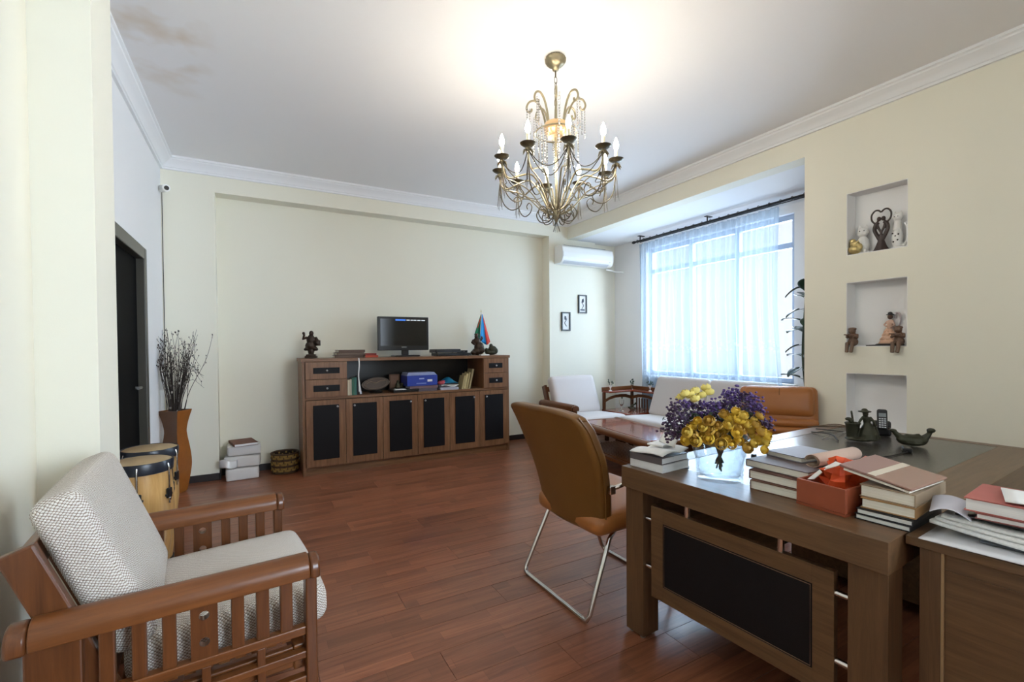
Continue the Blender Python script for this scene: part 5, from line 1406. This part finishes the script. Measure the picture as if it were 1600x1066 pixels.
# ------------------------------------------------------------------ niches
NX = XR+.06
N1, N2 = NZ[2][0]+.0045, NZ[1][0]+.0045
t = thing('heart_sculpture', 'dark sculpture of an embracing couple with arms forming a heart in the top niche', 'sculpture', (NX, 1.652, N1), R(-90))
def heart(q):
    q.ball((0, 0, .006), (.06, .035, .008)); q.lathe([(.052, 0), (.036, .03), (.022, .07), (.014, .10), (0, .11)], 18, c=(0, 0, .005), sy=.6)
    for s in (-1, 1):
        q.tube(bez([(s*.012, 0, .09), (s*.03, 0, .13), (s*.042, 0, .165), (s*.036, 0, .195), (s*.018, 0, .215)], 5), [.013]*21, 8)
        q.tube(bez([(s*.01, 0, .10), (s*.0, 0, .135), (s*.016, 0, .17), (s*.024, 0, .2)], 5), [.008]*16, 8)
        q.ball((s*.014, 0, .238), (.014, .014, .018))
        q.tube(bez([(s*.036, 0, .205), (s*.058, 0, .235), (s*.06, 0, .275), (s*.04, 0, .302), (s*.018, 0, .302), (0, 0, .285)], 5), [.0065]*26, 8)
hb = MB(); heart(hb); hb.build('figure', cm(56, 42, 38, .35), t, smooth='all', remesh=.0035)
def owlcat(q):
    q.ball((0, 0, .07), (.042, .036, .075)); q.ball((0, -.004, .165), (.038, .032, .04)); 
    for s in (-1, 1): q.lathe([(0, .035), (.004, .03), (.013, 0), (0, 0)], 8, c=(s*.023, 0, .19)); q.ball((s*.018, -.03, .02), (.014, .018, .02))
    q.ball((0, 0, .012), (.045, .04, .014))
t = blob('white porcelain cat figurine at the left of the top niche', 'cat_figurine', 'figurine', (NX+.024, 1.778, N1+.002), R(-80), M['porcelain'], owlcat, .0035)
MB().ball((-.014, -.034, .172), .004, n=6).ball((.014, -.034, .172), .004, n=6).build('eyes', M['black'], t)
def tallcat(q):
    q.ball((-.012, 0, .08), (.035, .034, .085)); q.tube([(-.012, 0, .14), (-.01, 0, .2)], [.028, .02], 10); q.ball((-.01, -.004, .225), (.03, .026, .03))
    for s in (-1, 1): q.lathe([(0, .028), (.004, .024), (.011, 0), (0, 0)], 8, c=(s*.017-.01, 0, .245))
    q.tube(bez([(.02, .01, .02), (.045, 0, .06), (.045, 0, .14), (.03, 0, .18)], 5), [.009]*16, 8); q.ball((-.01, 0, .01), (.042, .038, .012))
t = blob('tall white porcelain cat figurine at the right of the top niche', 'cat_figurine', 'figurine', (NX+.02, 1.548, N1+.002), R(-90), M['porcelain'], tallcat, .0035)
MB().ball((-.02, -.031, .228), .0035, n=6).ball((.0, -.031, .228), .0035, n=6).build('eyes', M['black'], t)
sp_ = MB()
for a_, z_ in ((-.02, .05), (.005, .06), (-.008, .09), (.01, .1), (-.025, .11)): sp_.ball((a_-.006, -.031, z_), (.006, .004, .006), n=6)
sp_.build('spots', cm(60, 56, 54), t)
def goldfig(q):
    q.ball((0, 0, .035), (.045, .034, .036)); q.ball((0, 0, .075), (.035, .028, .028)); q.ball((-.015, 0, .1), (.022, .02, .02)); q.ball((.03, 0, .05), (.022, .02, .03)); q.tube([(.0, -.02, .06), (.035, -.02, .1)], [.006, .005], 6)
blob('small gold coloured figurine in front of the white cat', 'figurine', 'figurine', (NX-.03, 1.808, N1+.002), R(-90), M['gold'], goldfig, .0035)
# middle niche: doll couple on a black base
t = thing('doll_figurine', 'figurine of a dancer in a peach ruffled dress in the middle niche', 'figurine', (NX+.035, 1.612, N2), R(-90))
MB().lathe([(0, 0), (.075, 0), (.078, .008), (.07, .016), (0, .016)], 28, sx=1.15, sy=.75).build('base', M['black'], t, smooth=40)
dr_ = MB(); nr = 36
for (r0, z0, r1, z1) in ((.058, .016, .046, .05), (.05, .045, .036, .08), (.04, .075, .026, .108), (.03, .1, .014, .135)):
    vs_ = []
    for i in range(nr):
        a = 2*PI*i/nr; k_ = 1+.10*math.cos(9*a)
        vs_ += [(r0*k_*math.cos(a)-.005, r0*k_*math.sin(a)*.7, z0), (r1*math.cos(a)-.002, r1*math.sin(a)*.7, z1)]
    dr_.add(vs_, [(2*i, 2*((i+1) % nr), 2*((i+1) % nr)+1, 2*i+1) for i in range(nr)])
dr_.build('ruffled_dress', cm(226, 184, 156, .6), t, smooth='all', solid=.002)
bd_ = MB(); bd_.tube([(0, 0, .12), (.004, 0, .17)], [.016, .02], 10); bd_.ball((.006, 0, .178), (.022, .016, .014)); bd_.tube([(.02, 0, .178), (.036, -.012, .15), (.012, -.026, .135)], [.007, .006, .005], 8); bd_.tube([(-.014, 0, .178), (-.03, -.01, .155), (-.01, -.022, .14)], [.007, .006, .005], 8)
bd_.build('torso', cm(206, 170, 150, .6), t, smooth='all', remesh=.003)
hd2 = MB(); hd2.ball((.004, -.002, .212), (.016, .017, .02)); hd2.build('head', cm(96, 70, 58, .6), t, smooth='all')
MB().ball((.004, .0, .228), (.026, .024, .006)).ball((.004, 0, .236), (.015, .015, .013)).build('hat', M['black'], t, smooth='all')
MB().tube(bez([(.04, .015, .12), (.058, .015, .17), (.056, .015, .225), (.035, .015, .24), (.026, .015, .2)], 6), .006, 8).build('wing', cm(190, 176, 178, .5), t, smooth=True)
o = MB().lathe([(0, 0), (.045, 0), (.047, .006), (0, .009)], 22).build('small_dish', M['blackmat'], smooth=40, loc=(NX-.015, 1.69, N2)); tag(o, 'small dark dish left of the peach dancer figurine', 'dish')
def sitter(q):
    q.ball((0, .012, .03), (.034, .03, .034)); q.ball((0, .01, .07), (.028, .024, .032)); q.ball((0.0, -.004, .112), (.024, .024, .024)); q.ball((0, -.0, .128), (.028, .026, .012))
    for s in (-1, 1):
        q.tube([(s*.016, 0, .02), (s*.018, -.04, .018), (s*.016, -.05, -.03), (s*.014, -.056, -.05)], [.015, .014, .012, .013], 8)
        q.tube([(s*.026, .01, .085), (s*.036, -.01, .06), (s*.02, -.034, .075)], [.011, .01, .008], 8)
    q.tube([(-.045, -.034, .085), (.03, -.036, .082)], .005, 6)
for nm_, yy_, lb_ in (('a', 1.818, 'brown seated figurine playing a flute on the left edge of the middle niche'), ('b', 1.53, 'brown seated figurine on the right edge of the middle niche beside the dancer')):
    blob(lb_, 'sitting_figurine', 'figurine', (XR+.02, yy_, N2+.002), R(-90), M['stonebrown'], sitter, .0035, group='seated niche figurines')
